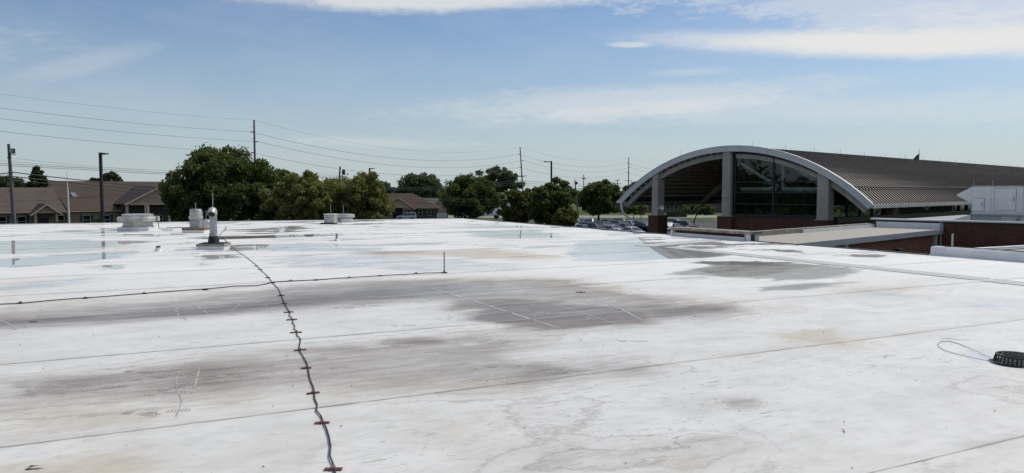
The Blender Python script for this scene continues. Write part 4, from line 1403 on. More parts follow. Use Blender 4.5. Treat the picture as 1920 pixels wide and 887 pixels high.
sheet('parking_lot', [(-320, 20), (-50, 20), (-50, 44), (150, 44), (150, 150), (60, 157), (31, 176), (-50, 173), (-120, 110), (-320, 110)], .006, M['asphalt'])
sheet('road', [(-400, 186), (400, 196), (400, 214), (-400, 203)], .006, M['road'])
sheet('path', [(48, 176), (120, 176), (120, 179), (48, 179)], .006, M['road'])
k_ = MB()
m = MB().prism([(31, 176), (60, 157), (150, 150), (150, 150.4), (60, 157.4), (31, 176.4), (-140, 172.4), (-140, 172)], 0, .14)
tag(m.build('kerb', M['kerb']), None, None, kind='structure')
for k in range(14):                      # bay lines, one by one
    x = 4 + k * 3.0
    m = MB().obox((x, 136), (.42, .9), 2.6, .055, .008, .011)
    tag(m.build('bay_line', M['paint']), None, None, kind='structure')

# ------------------------------------------------------------------ houses
class Frame:
    def __init__(self, ox, oy, rz):
        self.o, self.rz = Vector((ox, oy)), rz
        self.x, self.y = Vector((math.cos(rz), math.sin(rz))), Vector((-math.sin(rz), math.cos(rz)))

    def lx(self, px, y):
        """local x of photo column px on the local line y"""
        r = (px - CX) / F
        b = self.o + self.y * y
        return (r * b.y - b.x) / (self.x.x - r * self.x.y)

    def z(self, py, x, y):
        Y = (self.o + self.x * x + self.y * y).y
        return P(CX, py, Y).z


def gable(parent, x0, x1, y0, y1, ze, zr, m, axis='x', th=.14, oh=.45, wallm=None, name='roof'):
    """gable roof over a rectangle; ridge along axis"""
    if axis == 'x':
        yc = (y0 + y1) / 2
        sl = (zr - ze) / (yc - y0)
        prof = [(y0 - oh, ze - oh * sl), (yc, zr), (y1 + oh, ze - oh * sl), (y1 + oh, ze - oh * sl - th), (yc, zr - th), (y0 - oh, ze - oh * sl - th)]
        r = MB().extr(prof, 'x', x0 - oh, x1 + oh).build(name, m, parent)
        if wallm:
            MB().extr([(y0, ze - .02), (y1, ze - .02), (yc, zr - th - .03)], 'x', x0, x0 + .12).build('gable_wall', wallm, parent)
            MB().extr([(y0, ze - .02), (y1, ze - .02), (yc, zr - th - .03)], 'x', x1 - .12, x1).build('gable_wall', wallm, parent)
    else:
        xc = (x0 + x1) / 2
        sl = (zr - ze) / (xc - x0)
        prof = [(x0 - oh, ze - oh * sl), (xc, zr), (x1 + oh, ze - oh * sl), (x1 + oh, ze - oh * sl - th), (xc, zr - th), (x0 - oh, ze - oh * sl - th)]
        r = MB().extr(prof, 'y', y0 - oh, y1).build(name, m, parent)
        e_ = MB().extr([(x0 - oh - .03, ze - oh * sl - .03), (xc, zr - .03 + .02), (x1 + oh + .03, ze - oh * sl - .03), (x1 + oh, ze - oh * sl - th - .12), (xc, zr - th - .12), (x0 - oh, ze - oh * sl - th - .12)], 'y', y0 - oh - .05, y0 - oh - .003)
        e_.build('rake_board', M['trim'], r)
        if wallm:
            MB().extr([(x0, ze - .02), (x1, ze - .02), (xc, zr - th - .03)], 'y', y0, y0 + .12).build('gable_wall', wallm, parent)
    return r


def window(parent, x, w, z0, z1, y=0.0, shut=True):
    f = MB()
    f.box(x - w / 2 - .06, x - w / 2, y - .06, y - .005, z0 - .06, z1 + .06)
    f.box(x + w / 2, x + w / 2 + .06, y - .06, y - .005, z0 - .06, z1 + .06)
    f.box(x - w / 2, x + w / 2, y - .06, y - .005, z1, z1 + .06)
    f.box(x - w / 2, x + w / 2, y - .07, y - .005, z0 - .06, z0)
    f.box(x - w / 2, x + w / 2, y - .055, y - .005, (z0 + z1) / 2 - .025, (z0 + z1) / 2 + .025)
    o = f.build('window', M['whitetrim'], parent)
    MB().box(x - w / 2, x + w / 2, y - .04, y - .03, z0, (z0 + z1) / 2 - .025).build('pane', M['pane'], o)
    MB().box(x - w / 2, x + w / 2, y - .04, y - .03, (z0 + z1) / 2 + .025, z1).build('pane', M['pane'], o)
    MB().box(x - w / 2, x + w / 2, y - .022, y - .006, z0, z1).build('blind', M['dark'], o)
    if shut:
        for s in (-1, 1):
            a = x + s * (w / 2 + .07)
            b = a + s * .42
            MB().box(min(a, b), max(a, b), y - .05, y - .004, z0 - .06, z1 + .06).build('shutter', M['shutter'], o)
    return o


# left: long office building with two ridges, porch and gabled entrance wing
fr = Frame(-77.1, 130.0, math.radians(45.6))
hs = thing('office_building', 'long brown-roofed brick building with white-trimmed porch on the left', 'building', (fr.o.x, fr.o.y, 0), fr.rz)
ze = fr.z(394, 0, 0) + .1
D1 = 12.4
zr1 = fr.z(339, 0, D1)
MB().box(0, 30, .3, 2 * D1, 0, ze + .05).build('wall', M['tanbrick'], hs)
gable(hs, .3, 30, .3, 2 * D1 - .3, ze, zr1, M['shingle_b'], 'x', wallm=M['siding'])
D0 = 9.3
zr0 = fr.z(351.5, -3, D0)
MB().box(-30, -.02, .6, 2 * D0, 0, ze - .05).build('wall', M['tanbrick'], hs)
r0 = gable(hs, -30, -.5, .6, 2 * D0 - .6, ze - .08, zr0, M['shingle_a'], 'x')
MB().box(-30, -.2, -.02, .06, ze - .46, ze - .30).build('gutter', M['trim'], hs)
MB().box(0, 14, -.28, -.18, ze - .42, ze - .27).build('gutter', M['trim'], hs)
sk = fr.lx(143, 6)
zk = ze + (zr1 - ze) * 6 / D1
skl = MB().hexa([(sk - .7, 5.2, ze + (zr1 - ze) * 5.2 / D1 - .2), (sk + .1, 5.2, ze + (zr1 - ze) * 5.2 / D1 - .2), (sk + .1, 6.8, ze + (zr1 - ze) * 6.8 / D1 - .2), (sk - .7, 6.8, ze + (zr1 - ze) * 6.8 / D1 - .2)],
                [(sk - .7, 5.2, ze + (zr1 - ze) * 5.2 / D1 + .13), (sk + .1, 5.2, ze + (zr1 - ze) * 5.2 / D1 + .13), (sk + .1, 6.8, ze + (zr1 - ze) * 6.8 / D1 + .13), (sk - .7, 6.8, ze + (zr1 - ze) * 6.8 / D1 + .13)])
skl.build('skylight', M['galv'], hs)
# porch on the left wing
xa, xb = fr.lx(66, -1.6), fr.lx(106, -1.6)
zp = fr.z(382, (xa + xb) / 2, -1.6)
gable(hs, xa - .3, xb + .3, -1.7, 5.0, ze - .35, zp, M['shingle_c'], 'y', oh=.5, wallm=M['siding'], name='porch_roof')
for x in (xa, xb):
    MB().box(x - .17, x + .17, -1.75, -1.42, 0, ze - .42).build('porch_column', M['trim'], hs)
MB().box(xa - .3, xb + .3, -1.72, -1.45, ze - .5, ze - .36).build('porch_beam', M['trim'], hs)
xd = fr.lx(82, .5)
MB().box(xd - .7, xd + .7, .5, .595, 0, 2.3).build('door', M['door'], hs)
for px in (40, 3):
    window(hs, fr.lx(px, .6), 1.15, .95, fr.z(406, fr.lx(px, .6), .6), .6)
window(hs, fr.lx(114, .6), .9, .95, fr.z(404, fr.lx(114, .6), .6), .6)
for px in (162, 199):
    x = fr.lx(px, .3)
    window(hs, x, 1.15, .95, fr.z(404, x, .3), .3)
# gabled entrance wing on its right
yw = -3.2
x0 = fr.lx(238, yw)
xc = fr.lx(300, yw)
zp = fr.z(349, xc, yw)
zw = fr.z(380, x0, yw)
gable(hs, x0, 2 * xc - x0, yw, D1 - 1.0, zw, zp, M['shingle_c'], 'y', oh=.5, wallm=M['siding'], name='wing_roof')
MB().box(x0, 2 * xc - x0, yw + 2.6, .2, 0, zw - .02).build('wing_wall', M['greybrick'], hs)
MB().box(x0, 2 * xc - x0, yw + .02, yw + .35, zw - .45, zw - .02).build('porch_beam', M['trim'], hs)
for px in (239, 278, 318):
    x = fr.lx(px, yw)
    MB().box(x - .2, x + .2, yw + .02, yw + .4, 0, zw - .46).build('porch_column', M['trim'], hs)
x = fr.lx(272, yw)
MB().tube([(x, yw - .05, 0), (x, yw - .05, zw - .4)], .06, 6).build('downpipe', M['whitetrim'], hs)
x = fr.lx(297, yw + 2.6)
window(hs, x, 1.3, .9, 2.3, yw + 2.6, False)

# middle: hipped building with beige gable
fm = Frame(GX(712, 182), 182.0, math.radians(7))
hm = thing('office_building', 'brown hip-roofed building with beige gable front behind the parked white SUV', 'building', (fm.o.x, fm.o.y, 0), fm.rz)
xa, xb = fm.lx(692, 3), fm.lx(826, 3)
ze = fm.z(389.5, 5, 3)
yr = 10.5
zr = fm.z(362.5, 5, yr)
x1, x2 = fm.lx(719, yr), fm.lx(774, yr)
MB().box(xa + .5, xb - .5, 3.0, 18.5, 0, ze).build('wall', M['greybrick'], hm)
th = .15
vs = [(xa, 2.4, ze), (xb, 2.4, ze), (xb, 19, ze), (xa, 19, ze), (x1, yr, zr), (x2, yr, zr), (xa, 2.4, ze - th), (xb, 2.4, ze - th), (xb, 19, ze - th), (xa, 19, ze - th)]
MB().add(vs, [(0, 1, 5, 4), (1, 2, 5), (2, 3, 4, 5), (3, 0, 4), (6, 9, 8, 7), (0, 6, 7, 1), (1, 7, 8, 2), (2, 8, 9, 3), (3, 9, 6, 0)]).build('roof', M['shingle_b'], hm)
xg0, xg1 = fm.lx(714, 0), fm.lx(779, 0)
zg = fm.z(370.5, (xg0 + xg1) / 2, 0)
gable(hm, xg0 + .4, xg1 - .4, 0.0, 8.5, ze + .05, zg, M['shingle_b'], 'y', oh=.4, wallm=M['siding'], name='gable_roof')
xr0, xr1 = fm.lx(736, 0), fm.lx(755, 0)
MB().box(xg0 + .4, xr0, .02, 3, 0, ze + .02).build('wall', M['tanbrick'], hm)
MB().box(xr1, xg1 - .4, .02, 3, 0, ze + .02).build('wall', M['tanbrick'], hm)
MB().box(xr0, xr1, 2.2, 3, 0, ze + .02).build('porch_back', M['door'], hm)
window(hm, fm.lx(723.5, .02), .75, fm.z(406, 2, 0), fm.z(394, 2, 0), .02)
window(hm, fm.lx(766, .02), .75, fm.z(406, 2, 0), fm.z(393, 2, 0), .02)
window(hm, fm.lx(788.5, 3), .8, fm.z(405, 2, 3), fm.z(393, 2, 3), 3.0)
window(hm, fm.lx(805, 3), .8, fm.z(404, 2, 3), fm.z(394, 2, 3), 3.0)
MB().box(xa, xb, 2.3, 2.42, ze - .16, ze - .02).build('gutter', M['trim'], hm)

# behind it: small twin-gabled house
fs = Frame(GX(790, 226), 226.0, math.radians(5))
h3 = thing('small_house', 'grey-roofed house with two small gables partly behind the round tree', 'house', (fs.o.x, fs.o.y, 0), fs.rz)
zr, ze = fs.z(371.5, 4, 4), fs.z(382, 4, 0)
MB().box(0, 12, 0, 9, 0, ze).build('wall', M['siding'], h3)
gable(h3, 0, 12, 0, 9, ze, zr, M['shingle_g'], 'x', wallm=M['siding'])
xg = fs.lx(826, -1)
gable(h3, xg - 2.2, xg + 2.2, -1, 4, ze, zr - .2, M['shingle_g'], 'y', oh=.3, wallm=M['siding'], name='gable_roof')
MB().box(xg - 2.2, xg + 2.2, -.98, .1, 0, ze).build('wall', M['siding'], h3)

# long white building behind the trees
fl = Frame(GX(842, 222), 222.0, math.radians(2))
h4 = thing('long_white_building', 'long white-walled building with grey roof seen between the trees', 'building', (fl.o.x, fl.o.y, 0), fl.rz)
ze, zr = fl.z(374, 10, 0), fl.z(361, 10, 7)
MB().box(0, 27, .4, 14, 0, ze).build('wall', M['whitewall'], h4)
gable(h4, 0, 27, .4, 14, ze, zr, M['shingle_g'], 'x', wallm=M['whitewall'])
for k in range(5):
    window(h4, 3 + k * 5.2, 1.1, 1.0, 2.3, .4, False)

# dim brick building beyond the lot, seen under the arch
fd = Frame(GX(1120, 236), 236.0, math.radians(-3))
h5 = thing('dim_brick_building', 'low dark brick building with charcoal roof beyond the car park', 'building', (fd.o.x, fd.o.y, 0), fd.rz)
ze, zr = fd.z(374, 10, 0), fd.z(358, 10, 8)
MB().box(0, 44, .4, 16, 0, ze).build('wall', M['greybrick'], h5)
gable(h5, 0, 44, .4, 16, ze, zr, M['shingle_c'], 'x', wallm=M['greybrick'])
for px in (1150, 1164, 1252, 1268, 1285):
    x = fd.lx(px, .4)
    window(h5, x, 1.0, fd.z(397, x, .4), fd.z(386, x, .4), .4, False)
for px in (1230, 1243):
    x = fd.lx(px, .2)
    MB().box(x - .2, x + .2, -.4, .0, 0, ze - .1).build('white_post', M['whitetrim'], h5)
x = fd.lx(1262, -.3)
MB().box(x - 3.5, x + 3.5, -.6, .38, fd.z(384, x, 0), fd.z(381, x, 0)).build('awning', M['shutter'], h5)

# low white boundary wall and small things by the road
wl = Frame(GX(855, 205), 205.0, 0)
t = thing('low_white_wall', 'low white wall along the lawn behind the round tree', 'wall', (wl.o.x, wl.o.y, 0))
for k in range(8):
    MB().box(k * 2.5, k * 2.5 + 2.49, 0, .25, 0, wl.z(391, 0, 0)).build('panel', M['whitewall'], t)

# ------------------------------------------------------------------ trees
def leaf_mesh(name, centres, radii, per, size, seed, m, flat=.8):
    rng = np.random.default_rng(seed)
    C, n_ = [], []
    for c, r, p in zip(centres, radii, per):
        d = rng.normal(size=(p, 3))
        d /= np.linalg.norm(d, axis=1)[:, None]
        rad = r * rng.uniform(.25, 1.0, size=(p, 1)) ** .45
        rad *= 1 + .18 * rng.normal(size=(p, 1))
        C.append(np.array(c) + d * rad * np.array([1, 1, flat]))
    C = np.concatenate(C)
    N = len(C)
    a = rng.normal(size=(N, 3)); a /= np.linalg.norm(a, axis=1)[:, None]
    b = rng.normal(size=(N, 3)); b -= (a * b).sum(1)[:, None] * a; b /= np.linalg.norm(b, axis=1)[:, None]
    s = size * rng.uniform(.55, 1.25, size=(N, 1))
    a *= s; b *= s * .62
    verts = np.stack([C - a, C - b * .9 + a * .1, C + a, C + b * .9 + a * .1], 1).reshape(-1, 3).astype(np.float32)
    me = bpy.data.meshes.new(name)
    me.vertices.add(4 * N)
    me.vertices.foreach_set('co', verts.ravel())
    me.loops.add(4 * N)
    me.loops.foreach_set('vertex_index', np.arange(4 * N, dtype=np.int32))
    me.polygons.add(N)
    me.polygons.foreach_set('loop_start', np.arange(0, 4 * N, 4, dtype=np.int32))
    me.update(calc_edges=True)
    me.materials.append(m)
    return me


def tree(name, label, px, Y, top, x0, x1, bot, m, style='round', leaves=14000, size=.2, seed=1, group=None, base_px=None):
    """crown between photo columns x0..x1 and rows top..bot, standing at depth Y"""
    rr = random.Random(seed)
    bx = GX(base_px if base_px else px, Y)
    t = thing(name, label, 'tree', (bx, Y, 0), 0, group)
    zt = P(CX, top, Y).z
    zb = max(.6, P(CX, bot, Y).z)
    xl, xr = GX(x0, Y) - bx, GX(x1, Y) - bx
    hw, hh = (xr - xl) / 2, (zt - zb) / 2
    cx, cz = (xl + xr) / 2, (zt + zb) / 2
    C, Rr, per = [], [], []
    if style == 'pine':
        n = 26
        for k in range(n):
            u = (k + .5) / n
            for j in range(4):
                a = rr.uniform(0, 6.28)
                ex = hw * (1 - u) ** .75 * rr.uniform(.35, 1.0)
                C.append((cx + ex * math.cos(a), ex * math.sin(a), zb + (zt - zb) * u + rr.uniform(-.2, .2)))
                Rr.append(max(.22, hw * .30 * (1 - u * .6)))
    else:
        nC = {'round': 150, 'loose': 130, 'spread': 100}[style]
        lobes = [(rr.uniform(0, 6.28), rr.uniform(-.5, 1), rr.uniform(.78, 1.06)) for _ in range(9)]
        for k in range(nC):
            a = rr.uniform(0, 6.28)
            w = rr.uniform(-1, 1)
            rad = (.35 + .65 * rr.random() ** .45)
            dirx, diry, dirz = math.cos(a) * math.sqrt(1 - w * w), math.sin(a) * math.sqrt(1 - w * w), w
            bump = 1.0
            for (la, lw, ls) in lobes:
                lx_, ly_, lz_ = math.cos(la) * math.sqrt(1 - min(1, lw * lw)), math.sin(la) * math.sqrt(1 - min(1, lw * lw)), lw
                dt = max(0, dirx * lx_ + diry * ly_ + dirz * lz_)
                bump += (ls - .92) * dt ** 6
            if style == 'loose':
                bump *= rr.uniform(.72, 1.08)
            cr = {'round': .19, 'loose': .15, 'spread': .17}[style] * (hw * .6 + hh * .4) * rr.uniform(.7, 1.25)
            ex = max(.1, hw - cr * .5) * rad * bump
            ez = max(.1, hh - cr * .55) * rad * bump
            z = cz + dirz * ez
            sq = 1.0
            if style != 'loose' and dirz < 0:
                sq = 1.12
            if style == 'spread' and dirz < -.2:
                z = cz + dirz * ez * .6
            C.append((cx + dirx * ex * sq, diry * ex * sq, z))
            Rr.append(cr)
    tot = sum(r * r for r in Rr)
    per = [max(6, int(1.5 * leaves * r * r / tot)) for r in Rr]
    me = leaf_mesh('crown', C, Rr, per, size * 1.22, seed, m)
    link('crown', me, t)
    tk = MB()
    r0 = max(.10, .026 * zt)
    fork = zb + (zt - zb) * (.85 if style == 'pine' else .28)
    tk.tube([(0, 0, -.1), (.03, 0, zb * .5), (cx * .3, 0, max(zb, fork * .7)), (cx * .7, 0, fork), (cx, 0, cz + hh * .45)], [r0 * 1.35, r0, r0 * .85, r0 * .7, r0 * .15], 8)
    ks = sorted(range(len(C)), key=lambda i: rr.random())[:(10 if style != 'pine' else 0)]
    for i in ks:
        c = C[i]
        s = Vector((cx * .5, 0, fork * rr.uniform(.75, 1.05)))
        e = Vector(c)
        mid = s.lerp(e, .5) + Vector((0, 0, -.1 * hh))
        tk.tube([s, mid, e], [r0 * .45, r0 * .26, r0 * .06], 5)
    tk.build('trunk', M['bark'], t, 60)
    return t


tree('maple_tree', 'largest broad dark green maple standing behind the silver flue', 407, 95, 270, 312, 522, 430, M['leaf_dark'], 'round', 36000, .19, 57)
tree('locust_tree', 'olive feathery locust tree right of the big maple', 560, 88, 318, 500, 632, 436, M['leaf_olive'], 'loose', 24000, .13, 12)
tree('locust_tree', 'olive feathery locust tree left of the brown hip-roofed building', 676, 92, 316, 612, 744, 436, M['leaf_olive'], 'loose', 24000, .13, 13)
tree('locust_tree', 'low dense locust tree filling the gap between two taller locusts', 615, 98, 328, 552, 690, 432, M['leaf_olive'], 'round', 15000, .15, 14)
tree('shrub_tree', 'low shrubby tree closing the gap between the maple and the locusts', 515, 90, 372, 486, 552, 446, M['leaf_deep'], 'round', 7000, .16, 61)
tree('dark_tree', 'small dark tree top showing between the maple and the locusts', 524, 150, 313, 496, 556, 400, M['leaf_deep'], 'round', 7000, .24, 15)
tree('round_tree', 'round dark green tree in front of the long white building', 880, 160, 326, 828, 936, 414, M['leaf_dark'], 'round', 17000, .22, 16)
tree('oak_tree', 'tall dark spreading oak behind the long grey roof', 930, 262, 311, 890, 976, 375, M['leaf_far'], 'spread', 10000, .34, 17)
tree('far_tree', 'large far tree behind the brown hip-roofed building', 790, 245, 323, 744, 836, 385, M['leaf_far'], 'round', 11000, .34, 18)
tree('far_tree', 'small far tree left of the large far tree', 718, 262, 340, 694, 744, 380, M['leaf_far'], 'round', 6000, .36, 19)
tree('mixed_tree', 'tall loose tree around the black lamp post by the car park', 1034, 92, 334, 982, 1084, 434, M['leaf_deep'], 'loose', 20000, .15, 20)
tree('thin_tree', 'thin yellowing tree left of the lamp post by the car park', 967, 98, 346, 932, 1006, 434, M['leaf_yel'], 'loose', 11000, .15, 21)
tree('bush_tree', 'low yellow-green bush at the corner of the car park', 1062, 86, 388, 1036, 1086, 430, M['leaf_yel'], 'round', 6000, .14, 22)
tree('lot_tree', 'round green tree standing behind the parked cars left of the arch', 1122, 160, 338, 1082, 1166, 406, M['leaf_dark'], 'round', 14000, .22, 23)
tree('lot_tree', 'small tree seen under the left tip of the arch', 1188, 178, 380, 1166, 1213, 402, M['leaf_olive'], 'round', 5000, .22, 24)
tree('lot_tree', 'small yellow-green tree seen under the arch right of the porch column', 1308, 138, 380, 1280, 1346, 406, M['leaf_deep'], 'loose', 3500, .16, 25, base_px=1301)
tree('pine_tree', 'open-branched pine behind the left wing of the office building', 72, 165, 313, 46, 98, 372, M['leaf_pine'], 'pine', 9000, .26, 26)
tree('far_tree', 'tall tree behind the ridge left of the black lamp post', 182, 200, 332, 166, 198, 372, M['leaf_pine'], 'round', 3500, .30, 27)
tree('far_tree', 'tall tree behind the ridge right of the black lamp post', 211, 200, 322, 190, 231, 372, M['leaf_pine'], 'round', 4500, .30, 28)
tree('dark_tree', 'dark tree mass at the far left picture edge', 12, 215, 326, -30, 48, 375, M['leaf_far'], 'round', 7000, .34, 29)
tree('far_tree', 'hazy tree left of the double-armed utility pole', 1052, 250, 346, 1010, 1090, 385, M['leaf_far'], 'round', 7000, .36, 30)
tree('far_tree', 'hazy tree behind the hall, just left of the arch', 1196, 290, 338, 1166, 1228, 378, M['leaf_far'], 'loose', 5000, .36, 31)
tree('bare_tree', 'thin nearly bare tree beside the large far tree', 838, 215, 338, 822, 856, 390, M['leaf_far'], 'loose', 700, .22, 32)


# far belt of woodland closing the horizon
rng = random.Random(5)
C, Rr, per = [], [], []
for k in range(150):
    a = -.92 + 1.84 * k / 150
    d_ = rng.uniform(380, 460)
    h = rng.uniform(5.5, 8.6)
    C.append((d_ * math.sin(a), d_ * math.cos(a), h * .45))
    Rr.append(h * .62)
    per.append(330)
for k in range(150):                     # the wood goes on round behind the camera, nearer and taller
    a = .92 + (2 * math.pi - 1.84) * k / 150
    d_ = rng.uniform(95, 150)
    h = rng.uniform(9, 15)
    C.append((d_ * math.sin(a), d_ * math.cos(a), h * .5))
    Rr.append(h * .62)
    per.append(420)
me = leaf_mesh('distant_wood', C, Rr, per, .75, 41, M['leaf_far'])
tag(link('distant_wood', me), 'far belt of woodland along the horizon', 'woodland', kind='stuff')

# hedges and shrubs
def hedge(label, px0, px1, top, Y, seed, depth=1.4):
    t = thing('hedge', label, 'hedge', (GX((px0 + px1) / 2, Y), Y, 0))
    w = GX(px1, Y) - GX(px0, Y)
    h = P(CX, top, Y).z
    rr = random.Random(seed)
    n = max(6, int(w / .6))
    C = [(-w / 2 + w * (i + .5) / n, rr.uniform(-.3, .3), h * z) for i in range(n) for z in (.3, .72)]
    me = leaf_mesh('foliage', C, [h * .36] * len(C), [90] * len(C), .12, seed, M['hedge'])
    link('foliage', me, t)
    MB().box(-w / 2 + .1, w / 2 - .1, -.35, .35, 0, h * .7).build('twig_core', M['bark'], t)


hedge('dark clipped hedge seen under the arch beyond the parked cars', 1249, 1288, 393, 196, 3)
hedge('small shrub at the corner of the office porch', 177, 192, 409, 126, 4)
hedge('low dark shrub beside the small office porch', 104, 128, 413, 124, 5)

# ------------------------------------------------------------------ poles and wires
def sag(a, b, s, n=24):
    a, b = Vector(a), Vector(b)
    return [a.lerp(b, i / n) - Vector((0, 0, s * 4 * (i / n) * (1 - i / n))) for i in range(n + 1)]


def wire(name, label, pts, r=.02, m='wire'):
    return tag(MB().tube(pts, r, 4).build(name, M[m]), label, 'wire', 'overhead wires')


# transmission line: three tall poles, four conductors
TP = []
for (px, top, Y, lean, lab) in ((480, 225, 159, .0, 'tall transmission pole rising behind the big maple'), (975, 275.5, 256, -1.4, 'tall leaning transmission pole behind the lamp-post tree'), (1178, 295, 339, 0, 'tall transmission pole just left of the arch')):
    zt = P(CX, top, Y).z
    x = GX(px, Y)
    t = thing('transmission_pole', lab, 'utility pole', (x, Y, 0), 0, 'transmission poles')
    MB().tube([(-lean, 0, 0), (0, 0, zt)], [.30, .17], 10).build('pole', M['pole'], t, 60)
    zs_ = [zt - .1, zt - 2.55, zt - 4.6, zt - 6.9]
    sides = [0, -1, 1, -1]
    att = []
    for z, s in zip(zs_, sides):
        off = -lean * (1 - z / zt)
        if s:
            MB().tube([(off, 0, z), (off + s * .75, 0, z + .05)], [.09, .13], 6).build('insulator', M['darkmetal'], t)
        att.append(Vector((x + off + s * .8, Y, z + .05)))
    if px != 480:
        zc = P(CX, 330 if px == 975 else 339, Y).z
        off = -lean * (1 - zc / zt)
        MB().box(off - 1.6, off + 1.6, -.08, .08, zc - .1, zc + .1).build('crossarm', M['pole'], t)
        for s in (-1.4, 1.4):
            MB().lathe([(.05, 0), (.09, .08), (.04, .22)], 8, (off + s, 0, zc + .1)).build('insulator', M['darkmetal'], t)
    else:
        for z in (zt - 1.4, zt - 3.9):
            MB().box(-.75, -.12, -.03, .03, z - .03, z + .03).build('step_bracket', M['galv'], t)
    TP.append(att)
names = ['topmost thin', 'second', 'third', 'lowest']
L0y = [168, 200, 222, 247.5]
for i in range(4):
    far_l = P(-560, [92, 122, 146, 172][i], 78)
    wire('power_line', '%s transmission wire left of the tall pole behind the maple' % names[i], sag(far_l, TP[0][i], 1.0, 30), .022 if i else .013, 'wire' if i else 'thinwire')
    wire('power_line', '%s transmission wire between the maple pole and the leaning pole' % names[i], sag(TP[0][i], TP[1][i], 3.9, 40), .030 if i else .017, 'wire' if i else 'thinwire')
    wire('power_line', '%s transmission wire between the leaning pole and the pole left of the arch' % names[i], sag(TP[1][i], TP[2][i], 3.0, 30), .032 if i else .016, 'thinwire')
    d_ = TP[2][i] - TP[1][i]
    wire('power_line', '%s transmission wire running from the last tall pole behind the arch' % names[i], sag(TP[2][i], TP[2][i] + d_, 2.5, 20), .034 if i else .016, 'thinwire')


def small_pole(label, px, top, Y, lean=0.0, r=.15, extra=None, group=None):
    zt = P(CX, top, Y).z
    t = thing('utility_pole', label, 'utility pole', (GX(px, Y), Y, 0), 0, group)
    MB().tube([(-lean, 0, 0), (-lean * .5, 0, zt * .5), (0, 0, zt)], [r * 1.3, r * 1.15, r * .8], 10).build('pole', M['pole'], t, 60)
    return t, zt


t, zt = small_pole('weathered wood pole with square floodlight at the left edge', 21.5, 270, 84, -.35, .19)
MB().box(.15, .72, -.30, .0, zt - 1.05, zt - .52).build('floodlight', M['darkmetal'], t)
MB().box(.22, .65, -.315, -.301, zt - .98, zt - .60).build('floodlight_lens', M['galv'], t)
MB().box(-.1, .75, -.06, .06, zt - 1.2, zt - 1.1).build('bracket', M['galv'], t)
for z in (zt - 1.5, zt - 3.2, zt - 5.2):
    MB().lathe([(.20, -.06), (.21, .0), (.20, .06)], 10, (.02 + .0, 0, z)).build('band', M['darkmetal'], t)
t, zt = small_pole('leaning grey pole with dark transformer can among the locusts', 639, 312, 120, .9, .15)
MB().lathe([(.22, 0), (.25, .05), (.25, .75), (.20, .85)], 12, (.55, 0, zt - 1.35)).build('transformer', M['darkmetal'], t, 50)
MB().box(.1, .5, -.05, .05, zt - 1.0, zt - .9).build('bracket', M['galv'], t)
t, zt = small_pole('slim leaning pole with floodlight beside the round lot tree', 1077.5, 337, 150, .9 * -1, .13)
MB().box(.12, .55, -.2, .15, zt - .85, zt - .4).build('floodlight', M['darkmetal'], t)
MB().box(-.05, .5, -.04, .04, zt - 1.0, zt - .9).build('bracket', M['galv'], t)
t, zt = small_pole('distant wood pole with two crossarms left of the arch', 1157, 336.5, 300, 0, .18)
for z, w in ((zt - .35, .9), (zt - 1.75, 1.5)):
    MB().box(-w, w, -.08, .08, z - .10, z + .10).build('crossarm', M['pole'], t)
    for s in (-.85, .85):
        MB().lathe([(.05, 0), (.10, .1), (.04, .25)], 8, (s * w, 0, z + .1)).build('insulator', M['darkmetal'], t)
MB().lathe([(.3, 0), (.32, .1), (.3, 1.0)], 10, (-.6, 0, zt - 4.2)).build('transformer', M['darkmetal'], t, 50)
cp = P(1094.5, 327, 300)
t = thing('steel_mast', 'pale steel mast with small cross-shaped head above the lot tree', 'mast', (cp.x, 300, 0))
MB().tube([(0, 0, 0), (0, 0, cp.z)], [.30, .17], 8).build('mast', M['steelpole'], t, 60)
MB().box(-.75, .75, -.2, .2, cp.z - 1.9, cp.z - 1.4).build('head', M['steelpole'], t)

# parking-lot lamp posts
def lamp_post(label, px, top, Y, side, arm=.75, w=.085):
    zt = P(CX, top, Y).z
    t = thing('lamp_post', label, 'lamp post', (GX(px, Y), Y, 0))
    MB().box(-w, w, -w, w, .45, zt).build('post', M['lamp'], t)
    MB().lathe([(.28, 0), (.28, .5), (.24, .55)], 16).build('footing', M['concrete'], t)
    MB().box(min(0, side * .25), max(0, side * .25), -.035, .035, zt - .16, zt - .05).build('arm', M['lamp'], t)
    a, b = sorted((side * .2, side * (.2 + arm * .75)))
    MB().hexa([(a, -.16, zt - .17), (b, -.14, zt - .14), (b, .14, zt - .14), (a, .16, zt - .17)], [(a, -.16, zt - .02), (b, -.14, zt - .06), (b, .14, zt - .06), (a, .16, zt - .02)]).build('lamp_head', M['lamp'], t)


lamp_post('black square lamp post with short arm in front of the brown roof', 192, 286, 60, 1, .55, .095)
lamp_post('black lamp post rising behind the olive locust tree', 694, 315, 112, 1, .75, .11)
lamp_post('black lamp post with arm to the left in the lot tree', 1033.5, 302, 104, -1, 1.1, .12)
lp = P(970, 330, 100)
t = thing('lamp_post', 'short dark lamp post beside the leaning transmission pole', 'lamp post', (GX(969.5, 100), 100, 0))
MB().tube([(0, 0, 0), (0, 0, lp.z)], .08, 6).build('post', M['lamp'], t)
MB().box(-.05, .9, -.06, .06, lp.z - .1, lp.z + .02).build('arm', M['lamp'], t)
t = thing('sign_post', 'thin dark post under the left tip of the arch', 'post', (GX(1202, 150), 150, 0))
MB().tube([(0, 0, 0), (0, 0, P(CX, 381, 150).z + .6)], .09, 6).build('post', M['lamp'], t)
MB().box(-.12, .12, -.12, .12, 0, .2).build('base_plate', M['lamp'], t)
fp = P(127.5, 325, 96)
t = thing('white_flagpole', 'bare white flagpole in front of the office roof', 'flagpole', (GX(129, 96), 96, 0))
